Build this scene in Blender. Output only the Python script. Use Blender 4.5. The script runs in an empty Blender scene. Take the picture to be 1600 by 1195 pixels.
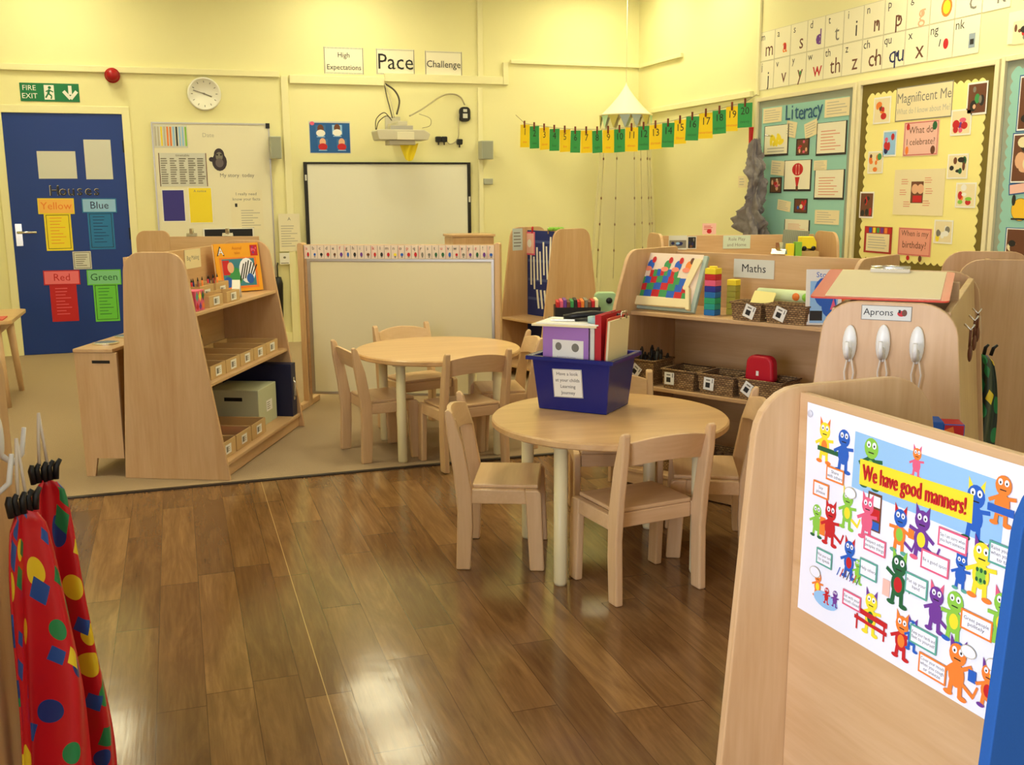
import bpy, bmesh, math, random
from mathutils import Matrix, Vector
random.seed(7)
S = bpy.context.scene
COL = S.collection
rad = math.radians

# ------------------------------------------------------------------ camera
CAM = Vector((0.0, 0.0, 1.34))
FPX = 1589.0
_y, _p, _r = rad(18.13), rad(10.7), rad(0.37)
_F = Vector((math.sin(_y)*math.cos(_p), math.cos(_y)*math.cos(_p), -math.sin(_p)))
_Rt = Vector((math.cos(_y), -math.sin(_y), 0))
_D = _F.cross(_Rt)
_R2 = _Rt*math.cos(_r) + _D*math.sin(_r)
_D2 = _D*math.cos(_r) - _Rt*math.sin(_r)
cd = bpy.data.cameras.new('camera')
cam = bpy.data.objects.new('camera', cd)
COL.objects.link(cam)
cd.sensor_width = 36.0
cd.lens = FPX/1600.0*36.0
cd.clip_start = 0.05
m3 = Matrix((_R2, -_D2, -_F)).transposed()
cam.matrix_world = Matrix.Translation(CAM) @ m3.to_4x4()
S.camera = cam

# ------------------------------------------------------------------ world, daylight, exposure
S.view_settings.view_transform = 'Standard'
S.view_settings.look = 'None'
S.view_settings.gamma = 1.0
S.view_settings.use_curve_mapping = False
S.view_settings.exposure = 0.0
w = bpy.data.worlds.new('sky'); S.world = w; w.use_nodes = True
bg = w.node_tree.nodes['Background']
bg.inputs[0].default_value = (0.75, 0.87, 1.0, 1); bg.inputs[1].default_value = 1.0
LAMP = 21.0                       # ceiling fittings
LAMP_COL = (1.0, 0.92, 0.60, 1)
def area(name, loc, rot, sx, sy, power, col):
    l = bpy.data.lights.new(name, 'AREA'); l.shape = 'RECTANGLE'
    l.size = sx; l.size_y = sy; l.energy = power; l.color = col
    o = bpy.data.objects.new(name, l); COL.objects.link(o)
    o.location = loc; o.rotation_euler = rot
    return o
# daylight entering by the windows of the left wall and of the wall behind the camera
area('daylight', (-2.22, -0.6, 1.35), (0, rad(-90), 0), 1.4, 2.5, 180, (0.82, 0.85, 1.0))
area('daylight', (0.6, -2.42, 1.75), (rad(90), 0, 0), 4.4, 1.5, 16, (0.86, 0.88, 1.0))

# ------------------------------------------------------------------ materials
def lin(c):
    c /= 255.0
    return c/12.92 if c <= 0.04045 else ((c+0.055)/1.055)**2.4
def rgb(r, g, b): return (lin(r), lin(g), lin(b), 1)
_m = {}
def mat(name, col, rough=0.6, metal=0.0, spec=0.4, emit=None, noise=0.0, nscale=40, bump=0.0):
    if name in _m: return _m[name]
    m = bpy.data.materials.new(name); m.use_nodes = True
    nt = m.node_tree; b = nt.nodes['Principled BSDF']
    b.inputs['Base Color'].default_value = col
    b.inputs['Roughness'].default_value = rough
    b.inputs['Metallic'].default_value = metal
    b.inputs['Specular IOR Level'].default_value = spec
    if emit:
        b.inputs['Emission Color'].default_value = emit[0]; b.inputs['Emission Strength'].default_value = emit[1]
    if noise or bump:
        tc = nt.nodes.new('ShaderNodeTexCoord'); n = nt.nodes.new('ShaderNodeTexNoise')
        n.inputs['Scale'].default_value = nscale; n.inputs['Detail'].default_value = 4
        nt.links.new(tc.outputs['Object'], n.inputs['Vector'])
        if noise:
            r = nt.nodes.new('ShaderNodeMix'); r.data_type = 'RGBA'
            r.inputs[6].default_value = tuple(c*(1-noise) for c in col[:3])+(1,)
            r.inputs[7].default_value = tuple(min(1, c*(1+noise)) for c in col[:3])+(1,)
            nt.links.new(n.outputs['Fac'], r.inputs[0]); nt.links.new(r.outputs[2], b.inputs['Base Color'])
        if bump:
            bp = nt.nodes.new('ShaderNodeBump'); bp.inputs['Strength'].default_value = bump; bp.inputs['Distance'].default_value = 0.01
            nt.links.new(n.outputs['Fac'], bp.inputs['Height']); nt.links.new(bp.outputs[0], b.inputs['Normal'])
    _m[name] = m
    return m
def wood(name, c1, c2, axis='z', rough=0.38):
    if name in _m: return _m[name]
    m = bpy.data.materials.new(name); m.use_nodes = True
    nt = m.node_tree; b = nt.nodes['Principled BSDF']; N = nt.nodes.new; K = nt.links.new
    tc = N('ShaderNodeTexCoord'); mp = N('ShaderNodeMapping')
    s = {'x': (1.2, 14, 14), 'y': (14, 1.2, 14), 'z': (14, 14, 1.2)}[axis]
    mp.inputs['Scale'].default_value = s
    K(tc.outputs['Object'], mp.inputs['Vector'])
    n1 = N('ShaderNodeTexNoise'); n1.inputs['Scale'].default_value = 1.0; n1.inputs['Detail'].default_value = 5; n1.inputs['Distortion'].default_value = 0.6
    K(mp.outputs[0], n1.inputs['Vector'])
    n2 = N('ShaderNodeTexNoise'); n2.inputs['Scale'].default_value = 7.0; n2.inputs['Detail'].default_value = 3
    K(mp.outputs[0], n2.inputs['Vector'])
    a = N('ShaderNodeMath'); a.operation = 'MULTIPLY_ADD'; a.inputs[1].default_value = 0.4
    K(n2.outputs['Fac'], a.inputs[0]); K(n1.outputs['Fac'], a.inputs[2])
    r = N('ShaderNodeMapRange'); r.inputs[1].default_value = 0.45; r.inputs[2].default_value = 0.95
    K(a.outputs[0], r.inputs[0])
    mx = N('ShaderNodeMix'); mx.data_type = 'RGBA'; mx.inputs[6].default_value = c1; mx.inputs[7].default_value = c2
    K(r.outputs[0], mx.inputs[0]); K(mx.outputs[2], b.inputs['Base Color'])
    b.inputs['Roughness'].default_value = rough; b.inputs['Specular IOR Level'].default_value = 0.4
    _m[name] = m
    return m
BE1, BE2 = rgb(214, 178, 134), rgb(196, 155, 108)
WZ = wood('beech_upright', BE1, BE2, 'z'); WX = wood('beech_long', BE1, BE2, 'x'); WY = wood('beech_deep', BE1, BE2, 'y')
CH = wood('chair_beech', rgb(224, 190, 146), rgb(208, 170, 124), 'z', 0.35)
CHX = wood('chair_beech_long', rgb(224, 190, 146), rgb(208, 170, 124), 'x', 0.35)
TOP = wood('table_beech', rgb(218, 180, 128), rgb(198, 156, 104), 'x', 0.3)
WHITE = mat('paper_white', rgb(240, 238, 230), 0.7)
GREYW = mat('paper_grey', rgb(214, 214, 204), 0.7)
INK = mat('black_ink', rgb(38, 36, 36), 0.6)
GINK = mat('grey_ink', rgb(128, 124, 112), 0.6)
LINK_ = mat('pale_ink', rgb(190, 184, 164), 0.6)
BLACK = mat('black_plastic', rgb(24, 23, 24), 0.4)
CHROME = mat('bright_metal', rgb(215, 212, 205), 0.22, 1.0)
RED = mat('red_print', rgb(198, 34, 40), 0.6); BLUE = mat('blue_print', rgb(40, 96, 190), 0.6)
YEL = mat('yellow_print', rgb(246, 222, 50), 0.6); GRN = mat('green_print', rgb(62, 150, 84), 0.6)
ORG = mat('orange_print', rgb(238, 130, 50), 0.6); PINK = mat('pink_print', rgb(226, 96, 130), 0.6)
PUR = mat('purple_print', rgb(112, 58, 150), 0.6); TEAL = mat('teal_print', rgb(92, 168, 150), 0.6)
LBLUE = mat('light_blue_print', rgb(150, 196, 236), 0.6); BROWN = mat('brown_print', rgb(110, 66, 44), 0.6)
LPINK = mat('light_pink_paper', rgb(238, 190, 176), 0.7); CREAM = mat('cream_paper', rgb(236, 222, 178), 0.7)
DGRN = mat('dark_green_print', rgb(36, 98, 58), 0.6); SKIN = mat('peach_print', rgb(230, 178, 140), 0.6)
LGRN = mat('lime_print', rgb(140, 200, 70), 0.6); NAVY = mat('navy_print', rgb(30, 36, 92), 0.6)
def wicker():
    m = bpy.data.materials.new('wicker'); m.use_nodes = True
    nt = m.node_tree; b = nt.nodes['Principled BSDF']; N = nt.nodes.new; K = nt.links.new
    tc = N('ShaderNodeTexCoord'); sp = N('ShaderNodeSeparateXYZ'); K(tc.outputs['Object'], sp.inputs[0])
    ad = N('ShaderNodeMath'); K(sp.outputs[0], ad.inputs[0]); K(sp.outputs[1], ad.inputs[1])
    cv = N('ShaderNodeCombineXYZ'); K(ad.outputs[0], cv.inputs[0]); K(sp.outputs[2], cv.inputs[1])
    br = N('ShaderNodeTexBrick'); br.inputs['Scale'].default_value = 1.0; br.inputs['Brick Width'].default_value = .016; br.inputs['Row Height'].default_value = .0085
    br.inputs['Mortar Size'].default_value = .0016; br.inputs['Mortar Smooth'].default_value = .6; br.inputs['Bias'].default_value = 0
    br.inputs['Color1'].default_value = rgb(186, 150, 100); br.inputs['Color2'].default_value = rgb(142, 106, 66); br.inputs['Mortar'].default_value = rgb(74, 52, 32)
    K(cv.outputs[0], br.inputs['Vector']); K(br.outputs['Color'], b.inputs['Base Color']); b.inputs['Roughness'].default_value = .75
    bp = N('ShaderNodeBump'); bp.inputs['Strength'].default_value = .7; bp.inputs['Distance'].default_value = .004; bp.invert = True
    K(br.outputs['Fac'], bp.inputs['Height']); K(bp.outputs[0], b.inputs['Normal'])
    return m
WICK = wicker()

# ------------------------------------------------------------------ unprojection onto real surfaces
YB, XR, ZC = 9.29, 4.346, 3.3       # back wall, right wall, ceiling
def ray(px, py): return _R2*((px-800)/FPX) + _D2*((py-597.5)/FPX) + _F
def on(px, py, p, n):
    d = ray(px, py); n = Vector(n)
    return CAM + d*((Vector(p)-CAM).dot(n)/d.dot(n))
def onZ(px, py, z): return on(px, py, (0, 0, z), (0, 0, 1))
def onY(px, py, y): return on(px, py, (0, y, 0), (0, 1, 0))
def onX(px, py, x): return on(px, py, (x, 0, 0), (1, 0, 0))

# ------------------------------------------------------------------ mesh helpers
class MB:
    """collects shapes for ONE mesh object, several materials allowed"""
    def __init__(s): s.v = []; s.f = []; s.mi = []; s.ms = []; s.sm = []
    def idx(s, m):
        if m not in s.ms: s.ms.append(m)
        return s.ms.index(m)
    def add(s, vs, fs, m, smooth=False):
        o = len(s.v); i = s.idx(m)
        s.v += [tuple(v) for v in vs]
        for f in fs: s.f.append(tuple(k+o for k in f)); s.mi.append(i); s.sm.append(smooth)
    def box(s, x0, x1, y0, y1, z0, z1, m, M=None):
        vs = [Vector((x, y, z)) for z in (z0, z1) for y in (y0, y1) for x in (x0, x1)]
        if M: vs = [M @ v for v in vs]
        s.add(vs, [(0, 2, 3, 1), (4, 5, 7, 6), (0, 1, 5, 4), (2, 6, 7, 3), (0, 4, 6, 2), (1, 3, 7, 5)], m)
    def prism(s, pts, h0, h1, m, plane='xz', M=None, smooth=False):
        """closed 2D outline extruded: plane 'xz' extrudes along y, 'yz' along x, 'xy' along z"""
        def P(a, b, h):
            v = Vector({'xz': (a, h, b), 'yz': (h, a, b), 'xy': (a, b, h)}[plane])
            return M @ v if M else v
        n = len(pts)
        ar = sum(pts[i][0]*pts[(i+1) % n][1]-pts[(i+1) % n][0]*pts[i][1] for i in range(n))
        if ar < 0: pts = pts[::-1]
        vs = [P(a, b, h0) for a, b in pts] + [P(a, b, h1) for a, b in pts]
        fl = (h1 > h0) ^ (plane == 'xz')
        bot = tuple(range(n)); top = tuple(range(n, 2*n))
        if fl: fs = [bot[::-1], top]
        else: fs = [bot, top[::-1]]
        s.add(vs, fs, m)
        q = [(i, (i+1) % n, (i+1) % n+n, i+n) for i in range(n)]
        if not fl: q = [t[::-1] for t in q]
        o = len(s.v)-2*n; i0 = s.idx(m)
        for t in q: s.f.append(tuple(k+o for k in t)); s.mi.append(i0); s.sm.append(smooth)
    def tube(s, pts, r, m, n=10, cap=True):
        pts = [Vector(p) for p in pts]
        rs = r if isinstance(r, (list, tuple)) else [r]*len(pts)
        vs = []; fs = []
        t0 = (pts[1]-pts[0]).normalized()
        up = Vector((0, 0, 1)) if abs(t0.z) < 0.9 else Vector((1, 0, 0))
        a = t0.cross(up).normalized()
        for i, p in enumerate(pts):
            t = (pts[min(i+1, len(pts)-1)]-pts[max(i-1, 0)]).normalized()
            a = (a - t*a.dot(t)).normalized(); b = t.cross(a)
            for k in range(n):
                an = 2*math.pi*k/n
                vs.append(p + (a*math.cos(an)+b*math.sin(an))*rs[i])
        for i in range(len(pts)-1):
            for k in range(n):
                k2 = (k+1) % n
                fs.append((i*n+k, i*n+k2, (i+1)*n+k2, (i+1)*n+k))
        if cap:
            fs.append(tuple(range(n))[::-1]); fs.append(tuple((len(pts)-1)*n+k for k in range(n)))
        s.add(vs, fs, m, True)
    def lathe(s, prof, m, n=32, M=None, smooth=True):
        vs = []; fs = []
        for (r, z) in prof:
            for k in range(n):
                an = 2*math.pi*k/n
                v = Vector((r*math.cos(an), r*math.sin(an), z)); vs.append(M @ v if M else v)
        for i in range(len(prof)-1):
            for k in range(n):
                k2 = (k+1) % n
                fs.append((i*n+k, i*n+k2, (i+1)*n+k2, (i+1)*n+k))
        fs.append(tuple(range(n))[::-1]); fs.append(tuple((len(prof)-1)*n+k for k in range(n)))
        s.add(vs, fs, m, smooth)
    def ball(s, c, r, m, M=None, seg=16, rings=10):
        rx, ry, rz = r if isinstance(r, (tuple, list)) else (r, r, r)
        vs = []; fs = []
        for i in range(rings+1):
            th = math.pi*i/rings
            for k in range(seg):
                ph = 2*math.pi*k/seg
                v = Vector((c[0]+rx*math.sin(th)*math.cos(ph), c[1]+ry*math.sin(th)*math.sin(ph), c[2]-rz*math.cos(th)))
                vs.append(M @ v if M else v)
        for i in range(rings):
            for k in range(seg):
                k2 = (k+1) % seg
                fs.append((i*seg+k, i*seg+k2, (i+1)*seg+k2, (i+1)*seg+k))
        s.add(vs, fs, m, True)
    def grid(s, fn, nu, nv, m, smooth=True):
        vs = [fn(u/nu, v/nv) for v in range(nv+1) for u in range(nu+1)]
        fs = [(v*(nu+1)+u, v*(nu+1)+u+1, (v+1)*(nu+1)+u+1, (v+1)*(nu+1)+u) for v in range(nv) for u in range(nu)]
        s.add(vs, fs, m, smooth)
    def build(s, name, parent=None, bevel=0.0, seg=2, M=None, weld=False):
        me = bpy.data.meshes.new(name); me.from_pydata(s.v, [], s.f)
        for m in s.ms: me.materials.append(m)
        me.polygons.foreach_set('material_index', s.mi); me.polygons.foreach_set('use_smooth', s.sm)
        if bevel or weld:
            bm = bmesh.new(); bm.from_mesh(me)
            bmesh.ops.remove_doubles(bm, verts=bm.verts, dist=1e-5)
            if bevel:
                ed = [e for e in bm.edges if len(e.link_faces) == 2 and e.calc_face_angle(0) > 0.5]
                bmesh.ops.bevel(bm, geom=ed, offset=bevel, segments=seg, profile=0.5, affect='EDGES', clamp_overlap=True)
            bm.to_mesh(me); bm.free()
        me.update()
        o = bpy.data.objects.new(name, me); COL.objects.link(o)
        if parent: o.parent = parent
        if M is not None: o.matrix_local = M
        return o
def tag(o, label=None, cat=None, group=None, kind=None):
    if label: o['label'] = label
    if cat: o['category'] = cat
    if group: o['group'] = group
    if kind: o['kind'] = kind
    return o
def thing(name, label, cat, loc=(0, 0, 0), rz=0.0, group=None):
    o = bpy.data.objects.new(name, None); COL.objects.link(o)
    o.empty_display_size = 0.05
    o.location = loc; o.rotation_euler = (0, 0, rad(rz))
    return tag(o, label, cat, group)
def struct(o): o['kind'] = 'structure'; return o
def dup(root, label=None, group=None):
    def cp(o, par):
        c = o.copy(); COL.objects.link(c)
        if par: c.parent = par
        for ch in list(o.children): cp(ch, c)
        return c
    r = cp(root, None)
    if label: r['label'] = label
    if group: r['group'] = group
    return r
def smooth(pts, k=6):
    """a soft curve through the points"""
    P_ = [Vector(p) for p in pts]; out = []
    for i in range(len(P_)-1):
        a, b, c, d = P_[max(i-1, 0)], P_[i], P_[i+1], P_[min(i+2, len(P_)-1)]
        for j in range(k):
            t = j/k; out.append(.5*((2*b)+(c-a)*t+(2*a-5*b+4*c-d)*t*t+(3*b-a-3*c+d)*t**3))
    return out+[P_[-1]]
def rounded(pts, r, seg=6):
    """round the corners of an outline; r may be a list"""
    out = []; n = len(pts)
    rs = r if isinstance(r, (list, tuple)) else [r]*n
    for i in range(n):
        p = Vector(pts[i]); a = Vector(pts[i-1])-p; b = Vector(pts[(i+1) % n])-p
        R = rs[i]
        if R <= 0: out.append(tuple(p)); continue
        a.normalize(); b.normalize()
        ang = a.angle(b)/2
        d = R/math.tan(ang)
        c = p+(a+b).normalized()*(R/math.sin(ang))
        s0 = p+a*d-c; s1 = p+b*d-c
        t0 = math.atan2(s0.y, s0.x); t1 = math.atan2(s1.y, s1.x)
        dt = (t1-t0+math.pi) % (2*math.pi)-math.pi
        for k in range(seg+1):
            t = t0+dt*k/seg
            out.append((c.x+R*math.cos(t), c.y+R*math.sin(t)))
    return out
_txt = {}
def text_mesh(s):
    if s in _txt: return _txt[s]
    cu = bpy.data.curves.new('t', 'FONT'); cu.body = s; cu.align_x = 'CENTER'; cu.align_y = 'CENTER'
    cu.resolution_u = 2
    ob = bpy.data.objects.new('t', cu); COL.objects.link(ob)
    me = bpy.data.meshes.new_from_object(ob)
    vs = [tuple(v.co) for v in me.vertices]; fs = [tuple(p.vertices) for p in me.polygons]
    bpy.data.objects.remove(ob); bpy.data.curves.remove(cu); bpy.data.meshes.remove(me)
    _txt[s] = (vs, fs); return _txt[s]
class Sheet(MB):
    """a flat printed thing (paper, sign, cover) about its centre: x right, y up, z out of the face"""
    def __init__(s, w, h, base, t=0.0015):
        super().__init__(); s.w = w; s.h = h; s.lv = t; s.t = t
        if base: s.box(-w/2, w/2, -h/2, h/2, 0, t, base)
    def up(s): s.lv += getattr(s, 'step', 0.00005)
    def rect(s, cx, cy, w, h, m, rot=0):
        s.up(); c, q = math.cos(rot), math.sin(rot)
        s.add([(cx+a*c-b*q, cy+a*q+b*c, s.lv) for a, b in ((-w/2, -h/2), (w/2, -h/2), (w/2, h/2), (-w/2, h/2))], [(0, 1, 2, 3)], m)
    def poly(s, pts, m):
        s.up()
        ar = sum(pts[i-1][0]*pts[i][1]-pts[i][0]*pts[i-1][1] for i in range(len(pts)))
        if ar < 0: pts = pts[::-1]
        s.add([(a, b, s.lv) for a, b in pts], [tuple(range(len(pts)))], m)
    def ell(s, cx, cy, rx, ry, m, n=16, rot=0):
        c, q = math.cos(rot), math.sin(rot)
        s.poly([(cx+rx*math.cos(t)*c-ry*math.sin(t)*q, cy+rx*math.cos(t)*q+ry*math.sin(t)*c) for t in [2*math.pi*k/n for k in range(n)]], m)
    def line(s, x0, y0, x1, y1, w, m):
        d = Vector((x1-x0, y1-y0)); s.rect((x0+x1)/2, (y0+y1)/2, d.length, w, m, math.atan2(d.y, d.x))
    def frame(s, w, h, t, m, cx=0, cy=0):
        s.rect(cx, cy+h/2-t/2, w, t, m); s.rect(cx, cy-h/2+t/2, w, t, m); s.rect(cx-w/2+t/2, cy, t, h, m); s.rect(cx+w/2-t/2, cy, t, h, m)
    def text(s, body, cx, cy, size, m, rot=0, sx=1.0, fit=0):
        s.up(); vs, fs = text_mesh(body); c, q = math.cos(rot), math.sin(rot)
        wid = (max(v[0] for v in vs)-min(v[0] for v in vs))*size
        lim = fit or (2*(s.w/2-abs(cx))*.95 if s.w > .05 and len(body) > 2 else 0)
        if lim and (fit or wid*sx > lim): sx = lim/wid
        s.add([(cx+(x*sx*c-y*q)*size, cy+(x*sx*q+y*c)*size, s.lv) for x, y, _ in vs], fs, m)
    def lines(s, cx, cy, w, h, n, m, t=0.35, seed=0):
        rr = random.Random(seed*31+n)
        for i in range(n):
            y = cy+h/2-(i+0.5)*h/n; ww = w*rr.uniform(0.55, 1.0)
            s.rect(cx-w/2+ww/2, y, ww, h/n*t, m)
def pic(s, seed, cx=0, cy=0, w=None, h=None, pal=None):
    """a blurry little snapshot: patches of colour"""
    rr = random.Random(seed); w = w or s.w*0.9; h = h or s.h*0.9
    pal = pal or [BROWN, SKIN, RED, NAVY, GRN, INK]
    s.rect(cx, cy, w, h, pal[0])
    for i in range(7):
        rx = w*rr.uniform(.08, .2); ry = h*rr.uniform(.08, .2)
        s.ell(cx+rr.uniform(-w/2+rx, w/2-rx), cy+rr.uniform(-h/2+ry, h/2-ry), rx, ry, rr.choice(pal[1:]), 12, 0)
MBACK = Matrix(((1, 0, 0), (0, 0, -1), (0, 1, 0))).to_4x4()      # sheet axes on the back wall
MRIGHT = Matrix(((0, 0, -1), (-1, 0, 0), (0, 1, 0))).to_4x4()    # sheet axes on the right wall
def spot(tl, br, wall, off=0.0):
    """centre, width, height of a rectangle seen at two pixel corners on a wall"""
    if wall == 'b': a, b = onY(*tl, YB-off), onY(*br, YB-off); return (a+b)/2, b.x-a.x, a.z-b.z
    a, b = onX(*tl, XR-off), onX(*br, XR-off); return (a+b)/2, a.y-b.y, a.z-b.z
def hang(s, name, c, wall, rot=0.0, off=0.0, parent=None):
    M = MBACK if wall == 'b' else MRIGHT
    o = s.build(name)
    nrm = Vector((0, -1, 0)) if wall == 'b' else Vector((-1, 0, 0))
    o.matrix_world = Matrix.Translation(c+nrm*off) @ M @ Matrix.Rotation(rot, 4, 'Z')
    return o
# ------------------------------------------------------------------ room shell
SEAMX = 0.311                     # where a welded seam of the vinyl runs
def floor_mat():
    m = bpy.data.materials.new('vinyl_planks'); m.use_nodes = True
    nt = m.node_tree; b = nt.nodes['Principled BSDF']; N = nt.nodes.new; K = nt.links.new
    def mth(op, a, b_=None, c=None):
        n = N('ShaderNodeMath'); n.operation = op
        for i, q in enumerate((a, b_, c)):
            if q is None: continue
            if isinstance(q, (int, float)): n.inputs[i].default_value = q
            else: K(q, n.inputs[i])
        return n.outputs[0]
    tc = N('ShaderNodeTexCoord'); sp = N('ShaderNodeSeparateXYZ'); K(tc.outputs['Object'], sp.inputs[0])
    x, y = sp.outputs[0], sp.outputs[1]
    xr = mth('DIVIDE', x, 0.126); row = mth('FLOOR', xr); fx = mth('FRACT', xr)
    wn = N('ShaderNodeTexWhiteNoise'); wn.noise_dimensions = '1D'; K(row, wn.inputs['W'])
    yy = mth('MULTIPLY_ADD', wn.outputs['Value'], 7.0, mth('DIVIDE', y, 0.92)); pid = mth('FLOOR', yy); fy = mth('FRACT', yy)
    cv = N('ShaderNodeCombineXYZ'); K(row, cv.inputs[0]); K(pid, cv.inputs[1])
    w2 = N('ShaderNodeTexWhiteNoise'); w2.noise_dimensions = '3D'; K(cv.outputs[0], w2.inputs['Vector'])
    g = N('ShaderNodeCombineXYZ')
    K(mth('MULTIPLY_ADD', w2.outputs['Value'], 31.0, mth('MULTIPLY', x, 13.0)), g.inputs[0]); K(mth('MULTIPLY', y, 1.7), g.inputs[1]); K(pid, g.inputs[2])
    n1 = N('ShaderNodeTexNoise'); n1.inputs['Scale'].default_value = 1.0; n1.inputs['Detail'].default_value = 6; n1.inputs['Distortion'].default_value = 1.6; n1.inputs['Roughness'].default_value = 0.65
    K(g.outputs[0], n1.inputs['Vector'])
    g2 = N('ShaderNodeCombineXYZ'); K(mth('MULTIPLY', x, 95.0), g2.inputs[0]); K(mth('MULTIPLY', y, 5.0), g2.inputs[1]); K(row, g2.inputs[2])
    n2 = N('ShaderNodeTexNoise'); n2.inputs['Scale'].default_value = 1.0; n2.inputs['Detail'].default_value = 3; K(g2.outputs[0], n2.inputs['Vector'])
    f = mth('ADD', mth('MULTIPLY_ADD', w2.outputs['Value'], 0.26, 0.12), mth('ADD', mth('MULTIPLY', n1.outputs['Fac'], 0.75), mth('MULTIPLY', n2.outputs['Fac'], 0.3)))
    cr = N('ShaderNodeValToRGB'); e = cr.color_ramp.elements
    e[0].position = 0.42; e[0].color = rgb(84, 56, 34); e[1].position = 1.05; e[1].color = rgb(146, 110, 68)
    k = cr.color_ramp.elements.new(0.68); k.color = rgb(108, 77, 47)
    k = cr.color_ramp.elements.new(0.84); k.color = rgb(126, 92, 56)
    K(f, cr.inputs[0])
    gap = mth('MAXIMUM', mth('LESS_THAN', fx, 0.018), mth('LESS_THAN', fy, 0.004))
    mx = N('ShaderNodeMix'); mx.data_type = 'RGBA'; mx.inputs[7].default_value = rgb(66, 44, 28)
    K(mth('MULTIPLY', gap, 0.7), mx.inputs[0]); K(cr.outputs[0], mx.inputs[6])
    # pale welded seams between the vinyl sheets
    sx = mth('FRACT', mth('DIVIDE', mth('ADD', x, 20.16-SEAMX), 2.016))
    seam = mth('LESS_THAN', sx, 0.0014)
    mx2 = N('ShaderNodeMix'); mx2.data_type = 'RGBA'; mx2.inputs[7].default_value = rgb(196, 160, 104)
    K(mth('MULTIPLY', seam, .8), mx2.inputs[0]); K(mx.outputs[2], mx2.inputs[6]); K(mx2.outputs[2], b.inputs['Base Color'])
    n3 = N('ShaderNodeTexNoise'); n3.inputs['Scale'].default_value = 5.0; n3.inputs['Detail'].default_value = 2; K(tc.outputs['Object'], n3.inputs['Vector'])
    hgt = mth('ADD', mth('MULTIPLY', n3.outputs['Fac'], 1.0), mth('MULTIPLY', n2.outputs['Fac'], 0.12))
    bp = N('ShaderNodeBump'); bp.inputs['Strength'].default_value = 0.12; bp.inputs['Distance'].default_value = 0.01
    K(hgt, bp.inputs['Height']); K(bp.outputs[0], b.inputs['Normal'])
    b.inputs['Roughness'].default_value = 0.15; b.inputs['Specular IOR Level'].default_value = 0.5
    return m
WALL = mat('wall_paint', rgb(240, 234, 178), 0.75, noise=0.02, nscale=3)
CEIL = mat('ceiling_paint', rgb(244, 242, 232), 0.9)
TRIM = mat('trim_paint', rgb(242, 236, 186), 0.6)
CARP = mat('carpet', rgb(172, 150, 120), 0.95, noise=0.22, nscale=260, bump=0.5, spec=0.1)
XL, YF = -2.3, -2.5
def slab(name, x0, x1, y0, y1, z0, z1, m):
    b = MB(); b.box(x0, x1, y0, y1, z0, z1, m); return struct(b.build(name))
CE = [z for z in (onZ(60, 784, 0), onZ(715, 721, 0))]
YC = (CE[0].y+CE[1].y)/2          # carpet edge
slab('floor', XL-.1, XR+.1, YF-.1, YC, -0.1, 0, floor_mat())
slab('floor_carpet', XL-.1, XR+.1, YC, YB+.1, -0.1, 0.004, CARP)
slab('trim_1', XL, XR, YC-0.022, YC+0.006, 0, 0.006, mat('threshold_strip', rgb(46, 36, 28), 0.5))
slab('ceiling', XL-.1, XR+.1, YF-.1, YB+.1, ZC, ZC+.1, CEIL)
slab('wall_right', XR, XR+.1, YF-.1, YB+.1, 0, ZC, WALL)
# back wall with the doorway of the blue door
DL, DR = onY(38, 556, YB).x, onY(190, 176, YB).x
DL = (onY(2, 178, YB).x+onY(38, 553, YB).x)/2
DH = onY(95, 177, YB).z
b = MB()
b.box(XL-.1, DL-.06, YB, YB+.1, 0, ZC, WALL); b.box(DR+.06, XR+.1, YB, YB+.1, 0, ZC, WALL); b.box(DL-.06, DR+.06, YB, YB+.1, DH+.06, ZC, WALL)
struct(b.build('wall_back'))
def wall_with_window(name, axis, pos, a0, a1, w0, w1, z0, z1, out):
    b = MB()
    def bx(p0, p1, q0, q1):
        if axis == 'x': b.box(min(pos, pos+out), max(pos, pos+out), p0, p1, q0, q1, WALL)
        else: b.box(p0, p1, min(pos, pos+out), max(pos, pos+out), q0, q1, WALL)
    bx(a0, w0, 0, ZC); bx(w1, a1, 0, ZC); bx(w0, w1, 0, z0); bx(w0, w1, z1, ZC)
    struct(b.build(name))
wall_with_window('wall_left', 'x', XL, YF-.1, YB+.1, -1.9, .7, .6, 2.1, -.1)
wall_with_window('wall_front', 'y', YF, XL-.1, XR+.1, -1.6, 2.8, 1.0, 2.5, -.1)
FRM = mat('window_frame_white', rgb(236, 236, 232), 0.4)
gl = bpy.data.materials.new('window_glass'); gl.use_nodes = True
_b = gl.node_tree.nodes['Principled BSDF']; _b.inputs['Transmission Weight'].default_value = 1.0; _b.inputs['Roughness'].default_value = 0.0; _b.inputs['IOR'].default_value = 1.02
def window(name, axis, pos, w0, w1, z0, z1):
    r = bpy.data.objects.new(name, None); COL.objects.link(r); struct(r)
    f = MB(); g = MB(); n = 4
    def bx(B, p0, p1, q0, q1, d, m):
        if axis == 'x': B.box(pos-.05-d, pos-.05+d, p0, p1, q0, q1, m)
        else: B.box(p0, p1, pos-.05-d, pos-.05+d, q0, q1, m)
    bx(f, w0, w1, z0, z0+.05, .03, FRM); bx(f, w0, w1, z1-.05, z1, .03, FRM)
    for i in range(n+1):
        c = w0+(w1-w0)*i/n
        bx(f, max(w0, c-.025), min(w1, c+.025), z0+.05, z1-.05, .03, FRM)
    bx(g, w0+.05, w1-.05, z0+.05, z1-.05, .003, gl)
    f.build('window_frame', r); g.build('pane', r)
window('window_1', 'x', XL, -1.9, .7, .6, 2.1)
window('window_2', 'y', YF, -1.6, 2.8, 1.0, 2.5)
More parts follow.
